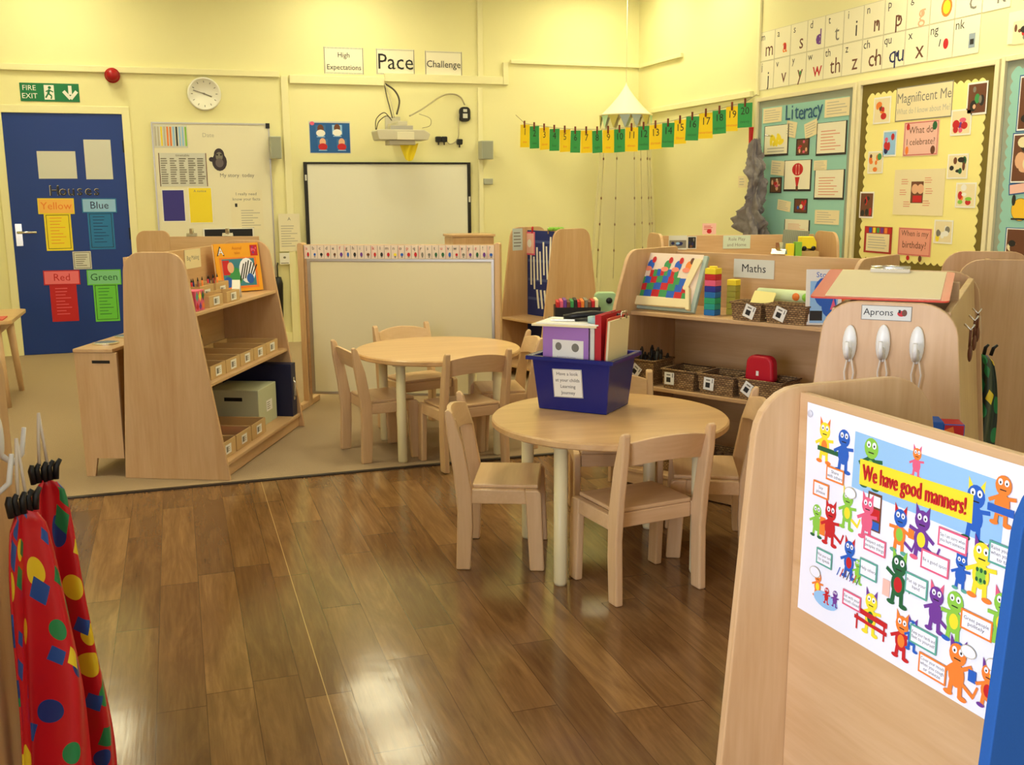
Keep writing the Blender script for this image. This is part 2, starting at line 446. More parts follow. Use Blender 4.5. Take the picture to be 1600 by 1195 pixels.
# door_1, the blue door in the back wall
DB = mat('door_blue', rgb(24, 58, 140), 0.4)
d1 = bpy.data.objects.new('door_1', None); COL.objects.link(d1); struct(d1)
b = MB(); b.box(DL, DR, YB+.0, YB+.04, 0.006, DH, DB); b.build('door_leaf', d1, 0.002); leaf = d1.children[0]
b = MB()
b.box(DL-.06, DL, YB-.015, YB+.1, 0.004, DH+.06, TRIM); b.box(DR, DR+.06, YB-.015, YB+.1, 0.004, DH+.06, TRIM); b.box(DL, DR, YB-.015, YB+.1, DH, DH+.06, TRIM)
b.build('door_frame', d1, 0.003)
p = onY(30, 367, YB)
hd = MB(); hd.box(p.x-.025, p.x+.025, YB-.008, YB, p.z-.09, p.z+.09, CHROME); 
hd.tube([(p.x, YB, p.z+.02), (p.x, YB-.05, p.z+.02), (p.x+.02, YB-.055, p.z+.02), (p.x+.14, YB-.055, p.z+.02)], .011, CHROME)
hd.build('door_handle', leaf)
for zz in (.25, 1.0, 1.72):
    h = MB(); h.box(DR-.012, DR+.012, YB-.012, YB, zz-.05, zz+.05, BLACK); h.build('hinge', leaf)
# back wall skirting and trunking
b = MB(); b.box(DR+.06, XR, YB-.015, YB, 0.004, .09, TRIM); struct(b.build('baseboard_back'))
b = MB(); b.box(XR-.015, XR, YF, YB-.015, 0.0, .09, TRIM); struct(b.build('baseboard_right'))
tn = [1]
def trunk(a, c, wall, hh=.045, t=.03, vert=False):
    """trunking whose lower (or, upright, right) edge runs through two pixels"""
    tn[0] += 1; b = MB()
    if wall == 'b':
        A, B_ = onY(*a, YB), onY(*c, YB)
        if vert: b.box(A.x-hh, A.x, YB-t, YB, min(A.z, B_.z), max(A.z, B_.z), TRIM)
        else: z = (A.z+B_.z)/2; b.box(A.x, B_.x, YB-t, YB, z, z+hh, TRIM)
    else:
        A, B_ = onX(*a, XR), onX(*c, XR)
        if vert: b.box(XR-t, XR, A.y-hh, A.y, min(A.z, B_.z), max(A.z, B_.z), TRIM)
        else: z = (A.z+B_.z)/2; b.box(XR-t, XR, min(A.y, B_.y), max(A.y, B_.y), z, z+hh, TRIM)
    return struct(b.build('trim_%d' % tn[0], None, .003))
trunk((-40, 109), (436, 120), 'b', .05)
trunk((449, 119), (449, 640), 'b', .06, .025, True)
trunk((452, 129), (600, 135.5), 'b', .07)
trunk((600, 126.5), (785, 133.5), 'b', .07)
trunk((793, 98), (793, 133), 'b', .05, .03, True)
trunk((797, 98.8), (997, 107.2), 'b', .035)
trunk((753, 0), (753, 122), 'b', .05, .02, True)
trunk((753, 137), (748, 640), 'b', .045, .02, True)
trunk((1003, 107), (1068, 88.4), 'r', .035)
trunk((1015, 178.2), (1177, 151), 'r', .045)
trunk((1189, 0), (1182, 150), 'r', .03, .02, True)
# ------------------------------------------------------------------ ceiling light fittings
EM = mat('lamp_diffuser', (1, .95, .8, 1), 0.5, emit=(LAMP_COL, LAMP))
HOUS = mat('lamp_housing', rgb(230, 230, 225), 0.4)
ROWS = ((8.6, 'nearest the back wall', .23), (7.55, 'second row from the back wall', .23), (4.7, 'over the round tables', .36))
for Y0, where, hs in ROWS:
    for X0, side in ((-.85, 'left'), (1.5, 'middle'), (3.75, 'right')):
        t = thing('ceiling_light', 'square white ceiling light %s, %s of its row' % (where, side), 'light', (X0, Y0, ZC), 0, 'ceiling lights')
        b = MB(); e = hs+.03; b.box(-e, e, -e, e, -.03, 0, HOUS)
        for (xa, xb, ya, yb) in ((-e, e, -e, -hs), (-e, e, hs, e), (-e, -hs, -hs, hs), (hs, e, -hs, hs)): b.box(xa, xb, ya, yb, -.10, -.0305, HOUS)  # rim lips, added to cut the grazing light on the wall
        b.build('housing', t, .002)
        b = MB(); b.box(-hs+.005, hs-.005, -hs+.005, hs-.005, -.05, -.0305, EM); b.build('diffuser', t)
# ------------------------------------------------------------------ chairs and round tables
def make_chair(name, label, group):
    t = thing(name, label, 'chair', group=group)
    for sx in (-1, 1):
        x0, x1 = (-.18, -.152) if sx < 0 else (.152, .18)
        b = MB()      # rear leg running up into the back post
        pts = [(-.160, .0), (-.108, .0), (-.098, .16), (-.100, .30), (-.128, .46), (-.165, .575), (-.178, .588), (-.192, .583), (-.186, .50), (-.165, .36), (-.152, .22)]
        b.prism(pts, x0, x1, CH, 'yz'); b.build('leg', t, .006)
        b = MB()      # front leg
        pts = rounded([(.105, 0), (.158, 0), (.146, .30), (.088, .30), (.092, .245)], [0, 0, .02, 0, 0])
        b.prism(pts, x0, x1, CH, 'yz'); b.build('leg', t, .006)
        b = MB(); b.prism([(-.101, .248), (.094, .248), (.089, .30), (-.100, .30)], x0+.001, x1-.001, CHX, 'yz'); b.build('side_rail', t, .004)
    b = MB(); b.box(-.1515, .1515, -.1, .135, .297, .312, CHX); b.build('seat', t, .005)
    b = MB(); b.box(-.1515, .1515, -.1, -.078, .245, .2965, CHX); b.build('rear_rail', t, .004)
    b = MB(); b.box(-.1515, .1515, .112, .134, .245, .2965, CHX); b.build('front_rail', t, .004)
    b = MB(); n = 14; vs = []; fs = []
    for i in range(n+1):
        u = i/n*2-1; x = u*.153; a = 1-u*u
        zt = .548+.022*a; zb = .462+.018*a
        for (z, th) in ((zb, 0), (zt, 0), (zt, .016), (zb, .016)):
            yb = -.145-.31*(z-.48)-.028*a
            vs.append((x, yb-.004+th, z))
    for i in range(n):
        for k in range(4):
            k2 = (k+1) % 4
            fs.append((i*4+k, i*4+k2, (i+1)*4+k2, (i+1)*4+k))
    fs += [(3, 2, 1, 0), tuple(n*4+k for k in range(4))]
    b.add(vs, [f[::-1] for f in fs], CHX); b.build('backrest', t, .003)
    return t
def make_table(name, label, group):
    t = thing(name, label, 'table', group=group)
    b = MB(); R = .43
    b.lathe([(0.001, .503), (R-.006, .503), (R, .508), (R, .524), (R-.005, .53), (0.001, .53)], TOP, 72, smooth=False); b.build('tabletop', t)
    LG = mat('table_leg_cream', rgb(226, 214, 170), 0.4)
    for k in range(4):
        a = math.pi/4+k*math.pi/2
        b = MB(); x, y = .352*math.cos(a), .352*math.sin(a)
        b.tube([(x, y, .0), (x, y, .01), (x, y, .5)], [.021, .024, .024], LG, 16); b.tube([(x, y, .49), (x, y, .503)], .04, LG, 16)
        b.build('leg', t)
    return t
GT = 'round tables'
tabN = make_table('round_table', 'round child table on the planked floor holding the blue tub', GT)
tabN.location = (1.465, 3.335, 0); tabN.rotation_euler = (0, 0, rad(-6))
tabF = dup(tabN, 'empty round child table on the beige carpet before the framed whiteboard')
tabF.location = (1.268, 5.11, .004); tabF.rotation_euler = (0, 0, rad(-1))
GC = 'small beech chairs at the round tables'
CHS = [   # x, y, facing (deg, 0 = +Y), z
 ((1.445, 3.045), 8, 0, 'small beech chair with its back to the viewer in front of the tub table'),
 ((1.10, 3.468), -112, 0, 'small beech chair seen side on at the left of the tub table'),
 ((1.87, 3.315), 64, 0, 'small beech chair at the right of the tub table, next to the poster unit'),
 ((1.675, 3.755), 163, 0, 'small beech chair behind the blue tub, facing the viewer across the table'),
 ((1.305, 4.775), 11, .004, 'small beech chair at the carpet edge, back to the viewer, by the empty table'),
 ((.945, 5.09), -81, .004, 'small beech chair at the left of the empty round table'),
 ((1.255, 5.56), 196, .004, 'small beech chair facing the viewer between the empty table and framed whiteboard'),
 ((1.61, 5.09), 82, .004, 'small beech chair at the right of the empty round table, left of the blue tub'),
]
ch0 = None
for (xy, az, zz, lb) in CHS:
    if ch0 is None: ch0 = make_chair('child_chair', lb, GC); c = ch0
    else: c = dup(ch0, lb)
    c.location = (xy[0], xy[1], zz); c.rotation_euler = (0, 0, rad(az))
# ------------------------------------------------------------------ shelf units
def front(z): return .52-.155*z
def panel_outline(kind='one', h=1.07, top=.2, base=.4):
    if kind == 'one':       # upright back edge, sloping front edge
        return rounded([(0, 0), (-.52, 0), (-.512, .06), (-front(h), h), (0, h)], [.0, .0, .0, .09, .09])
    return rounded([(base/2, 0), (-base/2, 0), (-top/2-.07, h-.02), (-top/2-.07, h), (top/2+.07, h), (top/2+.07, h-.02)][:0] or [(base/2, 0), (-base/2, 0), (-top/2-.05, h), (top/2+.05, h)], [0, 0, .09, .09])
def shelf_unit(name, label, loc, rz, L, shelves=(.08, .46, .79), back_top=1.045, group=None, h=1.07, po=None, bk_=0.0):
    """one sided shelf unit: local x along its length, back at y=0, front towards -y"""
    t = thing(name, label, 'shelf unit', loc, rz, group)
    po = po or panel_outline(h=h)
    for x in (0, L-.018):
        b = MB(); b.prism(po, x, x+.018, WZ, 'yz'); b.build('side_panel', t, .003)
    b = MB(); b.box(.0185, L-.0185, -.014-bk_, -bk_, .03, back_top, WX); b.build('back_panel', t, .002)
    for z in shelves:
        b = MB(); b.box(.0185, L-.0185, -front(z)+.006, -.0145-bk_, z-.018, z, WX); b.build('shelf', t, .003)
    b = MB(); b.box(.0185, L-.0185, -.49, -.472, .004, shelves[0]-.0185, WX); b.build('plinth', t, .002)
    return t
LA = 1.14
uA = shelf_unit('shelf_unit', 'beech shelf unit holding boxes and a zebra book, standing left on the carpet', (-.298, 5.024, .004), 65.5, LA, bk_=.062, po=rounded([(0, 0), (-.52, 0), (-.512, .06), (-front(1.07), 1.07), (-.072, 1.07)], [0, 0, 0, .09, .09]))
E0 = (2.307, 4.484, 0)
LE = 1.10
uE = shelf_unit('shelf_unit', 'beech shelf unit with the Maths sign and wicker baskets', E0, -60, LE, po=rounded([(0, 0), (-.53, 0), (-.515, .8), (-.40, 1.07), (0, 1.07)], [0, 0, .25, .09, .02]))
uF = shelf_unit('shelf_unit', 'beech shelf unit against the display wall, rising behind the Maths unit', (2.86, 5.95, .004), -12, 1.12)
def loc(u, x, y, z):
    return u.matrix_basis @ Vector((x, y, z))
for u in (uA, uE, uF): u.rotation_mode = 'XYZ'
def matb(u):
    return Matrix.Translation(u.location) @ u.rotation_euler.to_matrix().to_4x4()
def W(u, x, y, z): return matb(u) @ Vector((x, y, z))
def ontop(u, px, py, y):
    """local coordinates of a pixel on the unit's upright plane y"""
    M = matb(u); n = M.to_3x3() @ Vector((0, 1, 0)); p = on(px, py, M @ Vector((0, y, 0)), n)
    return M.inverted() @ p
# the unit whose plain back faces us behind the left shelf
uA2 = thing('shelf_unit', 'beech shelf unit turned away, its rounded top showing behind the left shelf', 'shelf unit', (-.20, 7.30, .004), 0)
a, c = onZ(215, 366, 1.07), onZ(400, 375, 1.04)
a, c = Vector((-.25, 7.35, 0)), Vector((.53, 7.05, 0))
uA2.location = (a.x, a.y, .004); uA2.rotation_euler = (0, 0, math.atan2(c.y-a.y, c.x-a.x)); L2 = (c-a).length
b = MB(); b.prism(rounded([(0, 0), (.23, 0), (.23, 1.085), (0, 1.085)], [0, 0, .05, .06]), 0, .018, WZ, 'xz'); b.build('end_panel', uA2, .003)
b = MB(); b.box(.2305, L2, 0, .018, 0, 1.045, WX); b.build('back_panel', uA2, .003)
b = MB(); b.box(0, L2, .0185, .34, .08, .098, WX); b.build('shelf', uA2, .003)
b = MB(); b.box(0, L2, .0185, .30, .55, .568, WX); b.build('shelf', uA2, .003)
for x in (0, L2-.018):
    b = MB(); b.box(x, x+.018, .0185, .36, 0, .079, WZ); b.build('foot', uA2, .002)
    b = MB(); b.box(x, x+.018, .0185, .34, .0985, .5495, WZ); b.build('upright', uA2, .002)
# toy cooker
uK = thing('toy_cooker', 'low beech toy cooker with silver rings beside the left shelf unit', 'toy kitchen', (-.322, 5.056, .004), -22)
b = MB()
out = rounded([(-.175, 0), (-.178, .59), (.0, .59), (.0, 0)], [0, .01, 0, 0])
b.prism([(-.165, 0), (-.178, .60), (.028, .60), (.028, .09), (-.105, .09), (-.122, 0)], .0, .018, WZ, 'xz'); b.build('end_panel', uK, .002)
b = MB(); b.prism([(-.165, 0), (-.178, .60), (.0, .60), (.0, .09), (-.105, .09), (-.122, 0)], .55, .568, WZ, 'xz'); b.build('end_panel', uK, .002)
b = MB(); b.box(-.18, .012, -.004, .572, .601, .619, WY); b.build('worktop', uK, .003)
b = MB(); b.box(-.172, -.158, .0185, .5495, .1, .6, WY); b.build('front_panel', uK, .002)
b = MB(); b.box(-.172, -.006, .0185, .5495, .09, .0995, WY); b.build('base_shelf', uK, .002)
for yy in (.16, .40):
    b = MB(); b.lathe([(.001, .6195), (.062, .6195), (.062, .626), (.05, .628), (.001, .628)], CHROME, 28, Matrix.Translation((-.095, yy, 0)), False); b.build('hob_ring', uK)
b = MB(); b.box(-.092, -.006, -.0015, .0005, .55, .564, BLACK); b.build('slot', uK)
b = MB(); b.lathe([(.001, 0), (.022, 0), (.022, .02), (.001, .024)], PINK, 20, Matrix.Translation((-.173, .10, .50)) @ Matrix.Rotation(rad(-90), 4, 'Y')); b.build('knob', uK)

# ------------------------------------------------------------------ framed whiteboard divider
bl = onZ(478, 634, .004)
pr_ = Vector((bl.x, bl.y, 0))
# the board stands nearly square to the view; its top right corner fixes the turn
best = None
for k in range(-300, 101):
    a = rad(k/10.0); d = Vector((math.cos(a), math.sin(a), 0)); n = Vector((-d.y, d.x, 0))
    q = on(782, 380, pr_, n); q0 = on(466, 380, pr_, n)
    e = abs(q.z-q0.z)
    if best is None or e < best[0]: best = (e, a, (q-pr_).dot(d), (q0-pr_).dot(d), q.z)
BA, BW0, BW1, BZ = best[1], best[3], best[2], best[4]
uB = thing('whiteboard_divider', 'wide beech divider with a framed whiteboard and an alphabet strip, behind the empty table', 'whiteboard', (pr_.x, pr_.y, .004), math.degrees(BA))
GB = mat('whiteboard_face', rgb(226, 216, 180), 0.28)
ALU = mat('aluminium', rgb(190, 186, 178), 0.35, 0.9)
x0, x1 = BW0, BW1
for xa, xb in ((x0, x0+.035), (x1-.035, x1)):
    b = MB(); b.prism(rounded([(xa, 0), (xb, 0), (xb, BZ), (xa, BZ)], [0, 0, .015, .015]), -.03, .05, WZ, 'xz'); b.build('post', uB, .004)
    b = MB(); b.box(xa, xb, -.16, -.0305, 0, .04, WY); b.box(xa, xb, .0505, .2, 0, .04, WY); b.build('foot', uB, .006)
b = MB(); b.box(x0+.0355, x1-.0355, -.008, .03, .08, BZ-.012, WX); b.build('back_panel', uB, .002)
b = MB(); b.box(x0+.075, x1-.055, -.013, -.0085, .1, BZ-.115, GB); b.build('writing_surface', uB)
b = MB(); zt, zb = BZ-.114, .085
b.box(x0+.055, x0+.0745, -.018, -.0085, zb, zt+.015, ALU); b.box(x1-.0545, x1-.038, -.018, -.0085, zb, zt+.015, ALU); b.box(x0+.0745, x1-.0545, -.018, -.0085, zt, zt+.015, ALU); b.box(x0+.0745, x1-.0545, -.018, -.0085, zb, zb+.015, ALU)
b.build('frame', uB, .001)
n = 28; sw = x1-x0-.076
sh = Sheet(sw, .082, mat('strip_card', rgb(236, 218, 200), .7), .002)
pal = [DGRN, GINK, BROWN, RED, INK, DGRN, PUR, ORG, RED, BLUE, YEL]
rr = random.Random(3)
for i in range(n):
    cx = -sw/2+(i+.5)*sw/n
    sh.rect(cx-sw/n/2, 0, .002, .08, GINK)
    if rr.random() < .4: sh.rect(cx-sw/n/3, 0, .006, .07, LPINK)
    sh.text('abcdefghijklmnopqrstuvwxyz!?'[i], cx-.005, .022, .03, RED if i % 5 == 0 else INK)
    m_ = rr.choice(pal); sh.ell(cx+.004, -.016, .007+.003*rr.random(), .009+.006*rr.random(), m_, 10); sh.rect(cx+.004, -.03, .009, .007, GINK)
o = sh.build('alphabet_strip'); o.parent = uB
o.matrix_local = Matrix.Translation(((x0+x1)/2, -.009, BZ-.056)) @ MBACK
tag(o, 'pale strip of small letter pictures along the top')
# the back of a unit showing over the divider's right end
p = onY(740, 371, 7.9)
uB2 = thing('bookcase', 'dark topped beech bookcase peeping over the right end of the framed whiteboard', 'bookcase', (p.x-.17, 7.9, .004), 0)
b = MB(); b.box(0, .34, 0, .018, 0, p.z, WZ); b.build('back_panel', uB2, .003)
b = MB(); b.box(-.01, .35, -.01, .28, p.z+.0005, p.z+.02, WX); b.build('top', uB2, .003)
for x in (0, .322):
    b = MB(); b.box(x, x+.018, .0185, .27, 0, p.z, WZ); b.build('side_panel', uB2, .003)
b = MB(); b.box(.0185, .3215, .0185, .26, .5, .518, WX); b.build('shelf', uB2, .003)

# ------------------------------------------------------------------ unit C with the pocket chart
uC = thing('book_unit', 'double sided beech unit with tapered end panels and a blue pocket chart, near the corner', 'shelf unit', (0, 0, .004), 0)
nr = Vector((2.583+.09, 6.869-.03, 0)); fa = Vector((2.40, 7.75, 0))
nr = (onZ(868, 358, 1.07)+onZ(912, 358, 1.07))/2; nr.z = 0
fa = onZ(820, 355, 1.07); fa.z = 0
dv = (fa-nr); LC = dv.length; az = math.atan2(dv.y, dv.x)
uC.location = (nr.x+.02, nr.y, .004); uC.rotation_euler = (0, 0, az)      # local x runs away from us along the board
po = rounded([(.31, 0), (-.31, 0), (-.155, 1.07), (.155, 1.07)], [0, 0, .08, .08])
for x in (0, LC-.018):
    b = MB(); b.prism(po, x, x+.018, WZ, 'yz'); b.build('end_panel', uC, .003)
b = MB(); b.box(.0185, LC-.0185, -.01, .01, .05, 1.05, WX); b.build('divider', uC, .002)
for s_ in (-1, 1):
    for z in (.09, .42):
        d0, d1 = sorted((s_*.0105, s_*(.31-.14*z)))
        b = MB(); b.box(.0185, LC-.0185, d0, d1, z-.018, z, WX); b.build('shelf', uC, .003)
# ------------------------------------------------------------------ unit G with the apron hooks
def dbl_outline(zt, top, base): return rounded([(base/2, 0), (-base/2, 0), (-top/2, zt), (top/2, zt)], [0, 0, .085, .085])
uG = thing('browser_unit', 'beech browser unit with white apron hooks on its end panel, behind the poster unit', 'shelf unit', (1.62, 2.03, 0), -45)
LG_ = 1.06
po = dbl_outline(1.07, .30, .50)
for y in (0, LG_-.018):
    b = MB(); b.prism(po, y, y+.018, WZ, 'xz'); b.build('end_panel', uG, .003)
for s_ in (-1, 1):
    b = MB(); pts = [(s_*.235, .05), (s_*.217, .05), (s_*.118, 1.05), (s_*.136, 1.05)]
    b.prism(pts, .0185, LG_-.0185, WZ, 'xz'); b.build('side_board', uG, .002)
b = MB(); b.box(-.15, .15, .0185, LG_-.0185, .70, .718, WY); b.build('tray_floor', uG)
HOOK = mat('hook_white', rgb(232, 230, 222), 0.35)
def hook_mesh(b, x, z):
    """a slim oval white peg, face towards -y, with its upturned prong"""
    M = Matrix.Translation((x, -.006, z))
    b.ball((0, 0, 0), (.017, .010, .046), HOOK, M)
    b.tube([(x, -.010, z-.012), (x, -.034, z-.03), (x, -.047, z-.012), (x, -.05, z+.010)], [.008, .007, .006, .005], HOOK, 8)
def lp(u, px, py, y):
    return ontop(u, px, py, y)
STR = mat('apron_string', rgb(216, 204, 186), 0.8)
for (px, py, ln, nm, w_) in ((1328, 536, 60, 'left', 'leftmost'), (1380, 536, 56, 'middle', 'middle'), (1433, 539, 66, 'right', 'rightmost')):
    q = lp(uG, px, py, 0)
    h = thing('coat_hook', 'white oval hook, %s of the three under the Aprons sign' % w_, 'hook', W(uG, q.x, 0, q.z), -45, 'apron hooks')
    b = MB(); hook_mesh(b, 0, 0); b.build('peg', h)
    b = MB()
    b.tube([(0, -.014, -.02), (-.008, -.016, -.07), (.002, -.012, -.145), (.004, -.010, -.18)], .0022, STR, 6)
    b.tube([(.004, -.014, -.02), (.014, -.016, -.07), (.005, -.012, -.145)], .0022, STR, 6)
    o = b.build('apron_string'); o.matrix_world = matb(h)
    tag(o, 'cream apron string hanging from the %s white hook under the Aprons sign' % w_, 'string', 'apron strings')
q = lp(uG, 1385, 489, 0)
s = Sheet(.115, .036, GREYW); s.frame(.115, .036, .0015, GINK); s.text('Aprons', -.018, .001, .023, INK)
s.ell(.034, 0, .009, .007, RED); s.ell(.041, .002, .006, .008, BROWN); s.rect(.03, .005, .005, .008, INK)
o = s.build('sign'); o.matrix_world = matb(uG) @ Matrix.Translation((q.x, -.0005, q.z)) @ MBACK
tag(o, 'white sign reading Aprons above the three white hooks', 'sign')
# red clipboard lying on the browser
cl = thing('clipboard', 'red clipboard with a pale sheet of paper lying on the browser unit', 'clipboard')
rd = mat('clipboard_red', rgb(206, 70, 48), 0.4)
cl.matrix_world = matb(uG) @ Matrix.Translation((-.035, .165, 1.090)) @ Matrix.Rotation(rad(2), 4, 'Z') @ Matrix.Rotation(rad(7), 4, 'X')
b = MB(); b.prism(rounded([(-.16, -.15), (.16, -.15), (.16, .20), (-.16, .20)], .012), 0, .004, rd, 'xy'); b.build('board', cl)
b = MB(); b.box(-.125, .14, -.138, .19, .0045, .0065, CREAM); b.build('paper', cl)
b = MB(); b.box(-.05, .05, .16, .19, .007, .016, CHROME); b.tube([(-.05, .18, .016), (.05, .18, .016)], .006, CHROME, 8); b.build('clip', cl)
b = MB(); b.box(-.135, .135, .30, .318, .72, 1.098, WX); b.build('cross_rail', uG, .002)
# keys hanging on the browser's right side
for k, yy in enumerate((.22, .42, .60)):
    kt = MB(); x0 = .157+.004
    kt.tube([(x0-.004, yy, 1.0), (x0+.012, yy, .985), (x0+.02, yy, 1.0)], .003, CHROME, 6)
    kt.tube([(x0+.012, yy, .985), (x0+.012, yy+.004, .94)], .004, BROWN, 6); kt.ball((x0+.014, yy+.004, .925), (.006, .014, .022), BROWN)
    o = kt.build('key_ring'); o.matrix_world = matb(uG)
    tag(o, 'brown tag on a ring on the browser unit side, %s from the clipboard' % ('first', 'second', 'third')[k], 'key ring', 'tags on the browser side')

# ------------------------------------------------------------------ unit H with the manners poster
uH = thing('poster_unit', 'large beech display unit close to the viewer carrying the manners poster', 'display unit', (1.14, 1.675, 0), -90-(-3.13))
HA = rad(-86.87); uH.rotation_euler = (0, 0, HA)     # local x along the board towards us, y to the right of it (away from the poster)
ZH = .962
po = rounded([(.40, 0), (-.165, 0), (-.128, .5), (-.092, ZH), (.335, ZH)], [0, 0, 0, .10, .12])
po = [(y, z) for y, z in po]
OLV = WZ
b = MB(); b.prism(po, -.020, 0, WZ, 'yz'); b.build('end_panel', uH, .003)
HL = .60
b = MB(); b.box(.0005, HL, 0.0, .016, .05, .95, WX); b.build('board', uH, .002)
b = MB(); po2 = rounded([(.40, 0), (-.150, 0), (-.118, .5), (-.088, ZH), (.335, ZH)], [0, 0, 0, .10, .12])
NB = mat('display_blue', rgb(30, 86, 160), 0.85, noise=.08, nscale=300)
b.prism(po2, HL+.0005, HL+.02, NB, 'yz'); o = b.build('end_panel', uH, .002); tag(o, 'blue near end panel')
for z in (.08, .42):
    b = MB(); b.box(.0005, HL, .0165, .30, z-.018, z, WX); b.build('shelf', uH, .002)
MH = matb(uH)
MHs = Matrix(((1, 0, 0), (0, 0, -1), (0, 1, 0))).to_4x4()
def hp(px, py):
    n = MH.to_3x3() @ Vector((0, 1, 0)); return MH.inverted() @ on(px, py, MH @ Vector((0, -.002, 0)), n)
A = hp(1262, 628); C = hp(1245, 948)
PW, PH = .572, A.z-C.z
PCX, PCZ = (A.x+C.x)/2+PW/2, (A.z+C.z)/2
PAP = mat('poster_paper', rgb(238, 240, 250), 0.6)
ps = Sheet(PW, PH, None, .0012)
# paper sheet gently curled along its foot
nu, nv = 24, 12
ps.grid(lambda u, v: Vector(((u-.5)*PW+(.004*math.sin(v*3)), (v-.5)*PH-.010*math.sin(u*math.pi)*(1-v)*0, 0)), nu, nv, PAP, False)
ps.lv = .0003; ps.step = .000006
def P(px, py):
    q = hp(px, py); return q.x-PCX, q.z-PCZ
def monster(px, py, h, body, head=None, belly=None, feet=None, horn=None, tail=None, lean=0.0, item=None):
    """a simple invented creature: px,py its middle, h its height in metres"""
    head = head or body; feet = feet or body; cx, cy = P(px, py)
    s = ps; k = h
    if tail: s.line(cx+.12*k, cy-.2*k, cx+.38*k, cy-.33*k, .07*k, tail); s.line(cx+.36*k, cy-.33*k, cx+.44*k, cy-.12*k, .045*k, tail)
    s.line(cx-.09*k, cy-.22*k, cx-.12*k, cy-.46*k, .09*k, body); s.line(cx+.09*k, cy-.22*k, cx+.10*k, cy-.46*k, .09*k, body)
    s.ell(cx-.15*k, cy-.46*k, .10*k, .045*k, feet); s.ell(cx+.15*k, cy-.46*k, .10*k, .045*k, feet)
    s.line(cx-.1*k, cy+.03*k, cx-.30*k, cy-.08*k+lean*k, .07*k, body); s.line(cx+.1*k, cy+.03*k, cx+.30*k, cy+.06*k-lean*k, .07*k, body)
    s.ell(cx, cy-.10*k, .17*k, .22*k, body)
    if belly: s.ell(cx, cy-.10*k, .10*k, .14*k, belly)
    if horn:
        s.poly([(cx-.16*k, cy+.33*k), (cx-.06*k, cy+.40*k), (cx-.17*k, cy+.55*k)], horn); s.poly([(cx+.16*k, cy+.33*k), (cx+.06*k, cy+.40*k), (cx+.17*k, cy+.55*k)], horn)
    s.ell(cx, cy+.25*k, .18*k, .19*k, head)
    for e in (-.07, .07): s.ell(cx+e*k, cy+.31*k, .052*k, .062*k, PAP, 12); s.ell(cx+e*k, cy+.30*k, .02*k, .026*k, INK, 8)
    s.line(cx-.07*k, cy+.17*k, cx+.07*k, cy+.17*k, .022*k, INK)
    if item: s.rect(cx+.32*k, cy+.02*k, .16*k, .2*k, item)
def pbox(px, py, w, h, m, txt):
    cx, cy = P(px, py); s = ps
    s.rect(cx, cy, w, h, m); s.rect(cx, cy, w-.007, h-.007, PAP)
    ln = txt.split('|')
    for i, t in enumerate(ln): s.text(t, cx, cy+(len(ln)-1)*.0042-i*.0084, .0085, INK, 0, 1, min(w*.85, len(t)*.0042))
# blue heading with its banner
c0 = P(1440, 758); ps.rect(c0[0], c0[1], .34, .105, LBLUE, rad(-1))
monster(1360, 722, .10, DGRN, LGRN, LGRN, DGRN)
monster(1432, 722, .055, PINK, ORG, None, PINK, PINK)
monster(1523, 800, .10, BLUE, BLUE, None, DGRN, YEL)
a, c = P(1349, 738), P(1512, 793)
ps.rect((a[0]+c[0])/2, (a[1]+c[1])/2, (c[0]-a[0])+.02, .047, YEL, math.atan2(c[1]-a[1], c[0]-a[0]))
ps.text('We have good manners!', (a[0]+c[0])/2, (a[1]+c[1])/2, .041, RED, math.atan2(c[1]-a[1], c[0]-a[0]), 1, (c[0]-a[0])*.99)
a1, c1 = a, c
# the figures round it
monster(1288, 690, .085, YEL, YEL, ORG, ORG, ORG); c = P(1296, 705); ps.rect(c[0], c[1], .07, .009, DGRN)
monster(1318, 703, .088, BLUE)
monster(1276, 812, .07, LGRN, LGRN, None, DGRN); c = P(1285, 822); ps.rect(c[0], c[1], .016, .036, ORG)
monster(1297, 818, .088, RED, RED, None, RED, RED, RED)
monster(1324, 795, .08, LGRN, LGRN, YEL, LGRN, YEL, YEL)
c = P(1366, 800); ps.rect(c[0], c[1], .035, .07, BROWN); ps.rect(c[0], c[1]+.02, .028, .02, PAP); ps.rect(c[0], c[1]-.004, .028, .02, RED); ps.rect(c[0], c[1]-.025, .028, .015, BLUE)
monster(1355, 808, .085, PINK, PINK, None, PINK, PINK)
monster(1406, 828, .085, ORG, BLUE, LGRN, TEAL, RED, PUR, .1, ORG)
monster(1440, 835, .095, PUR, PUR, YEL, PINK, PUR, PUR, .15)
monster(1327, 873, .078, BLUE, BLUE, RED, BLUE, RED)
monster(1341, 892, .05, LGRN, LGRN, None, LGRN)
c = P(1325, 897)
for k in range(7): ps.line(c[0]-.03+k*.009, c[1]-.012, c[0]-.022+k*.009, c[1]+.006, .002, (BLUE, RED, BROWN, INK, PUR, RED, DGRN)[k])
monster(1404, 905, .10, DGRN, DGRN, RED, DGRN, LGRN, None, .2); c = P(1385, 918); ps.rect(c[0], c[1], .018, .030, LPINK)
monster(1278, 912, .055, ORG, ORG, YEL, ORG); c = P(1290, 938); ps.ell(c[0], c[1], .035, .016, LBLUE, 18)
monster(1292, 930, .035, RED); monster(1305, 935, .035, PUR)
monster(1361, 958, .085, YEL, YEL, DGRN, YEL, PUR)
a, c = P(1338, 952), P(1385, 975)
ps.rect((a[0]+c[0])/2, (a[1]+c[1])/2, .085, .010, RED, -.04); ps.rect((a[0]+c[0])/2, (a[1]+c[1])/2-.016, .085, .007, RED, -.04)
ps.rect(a[0]+.004, a[1]-.02, .004, .03, RED); ps.rect(c[0]-.004, c[1]-.02, .004, .03, RED)
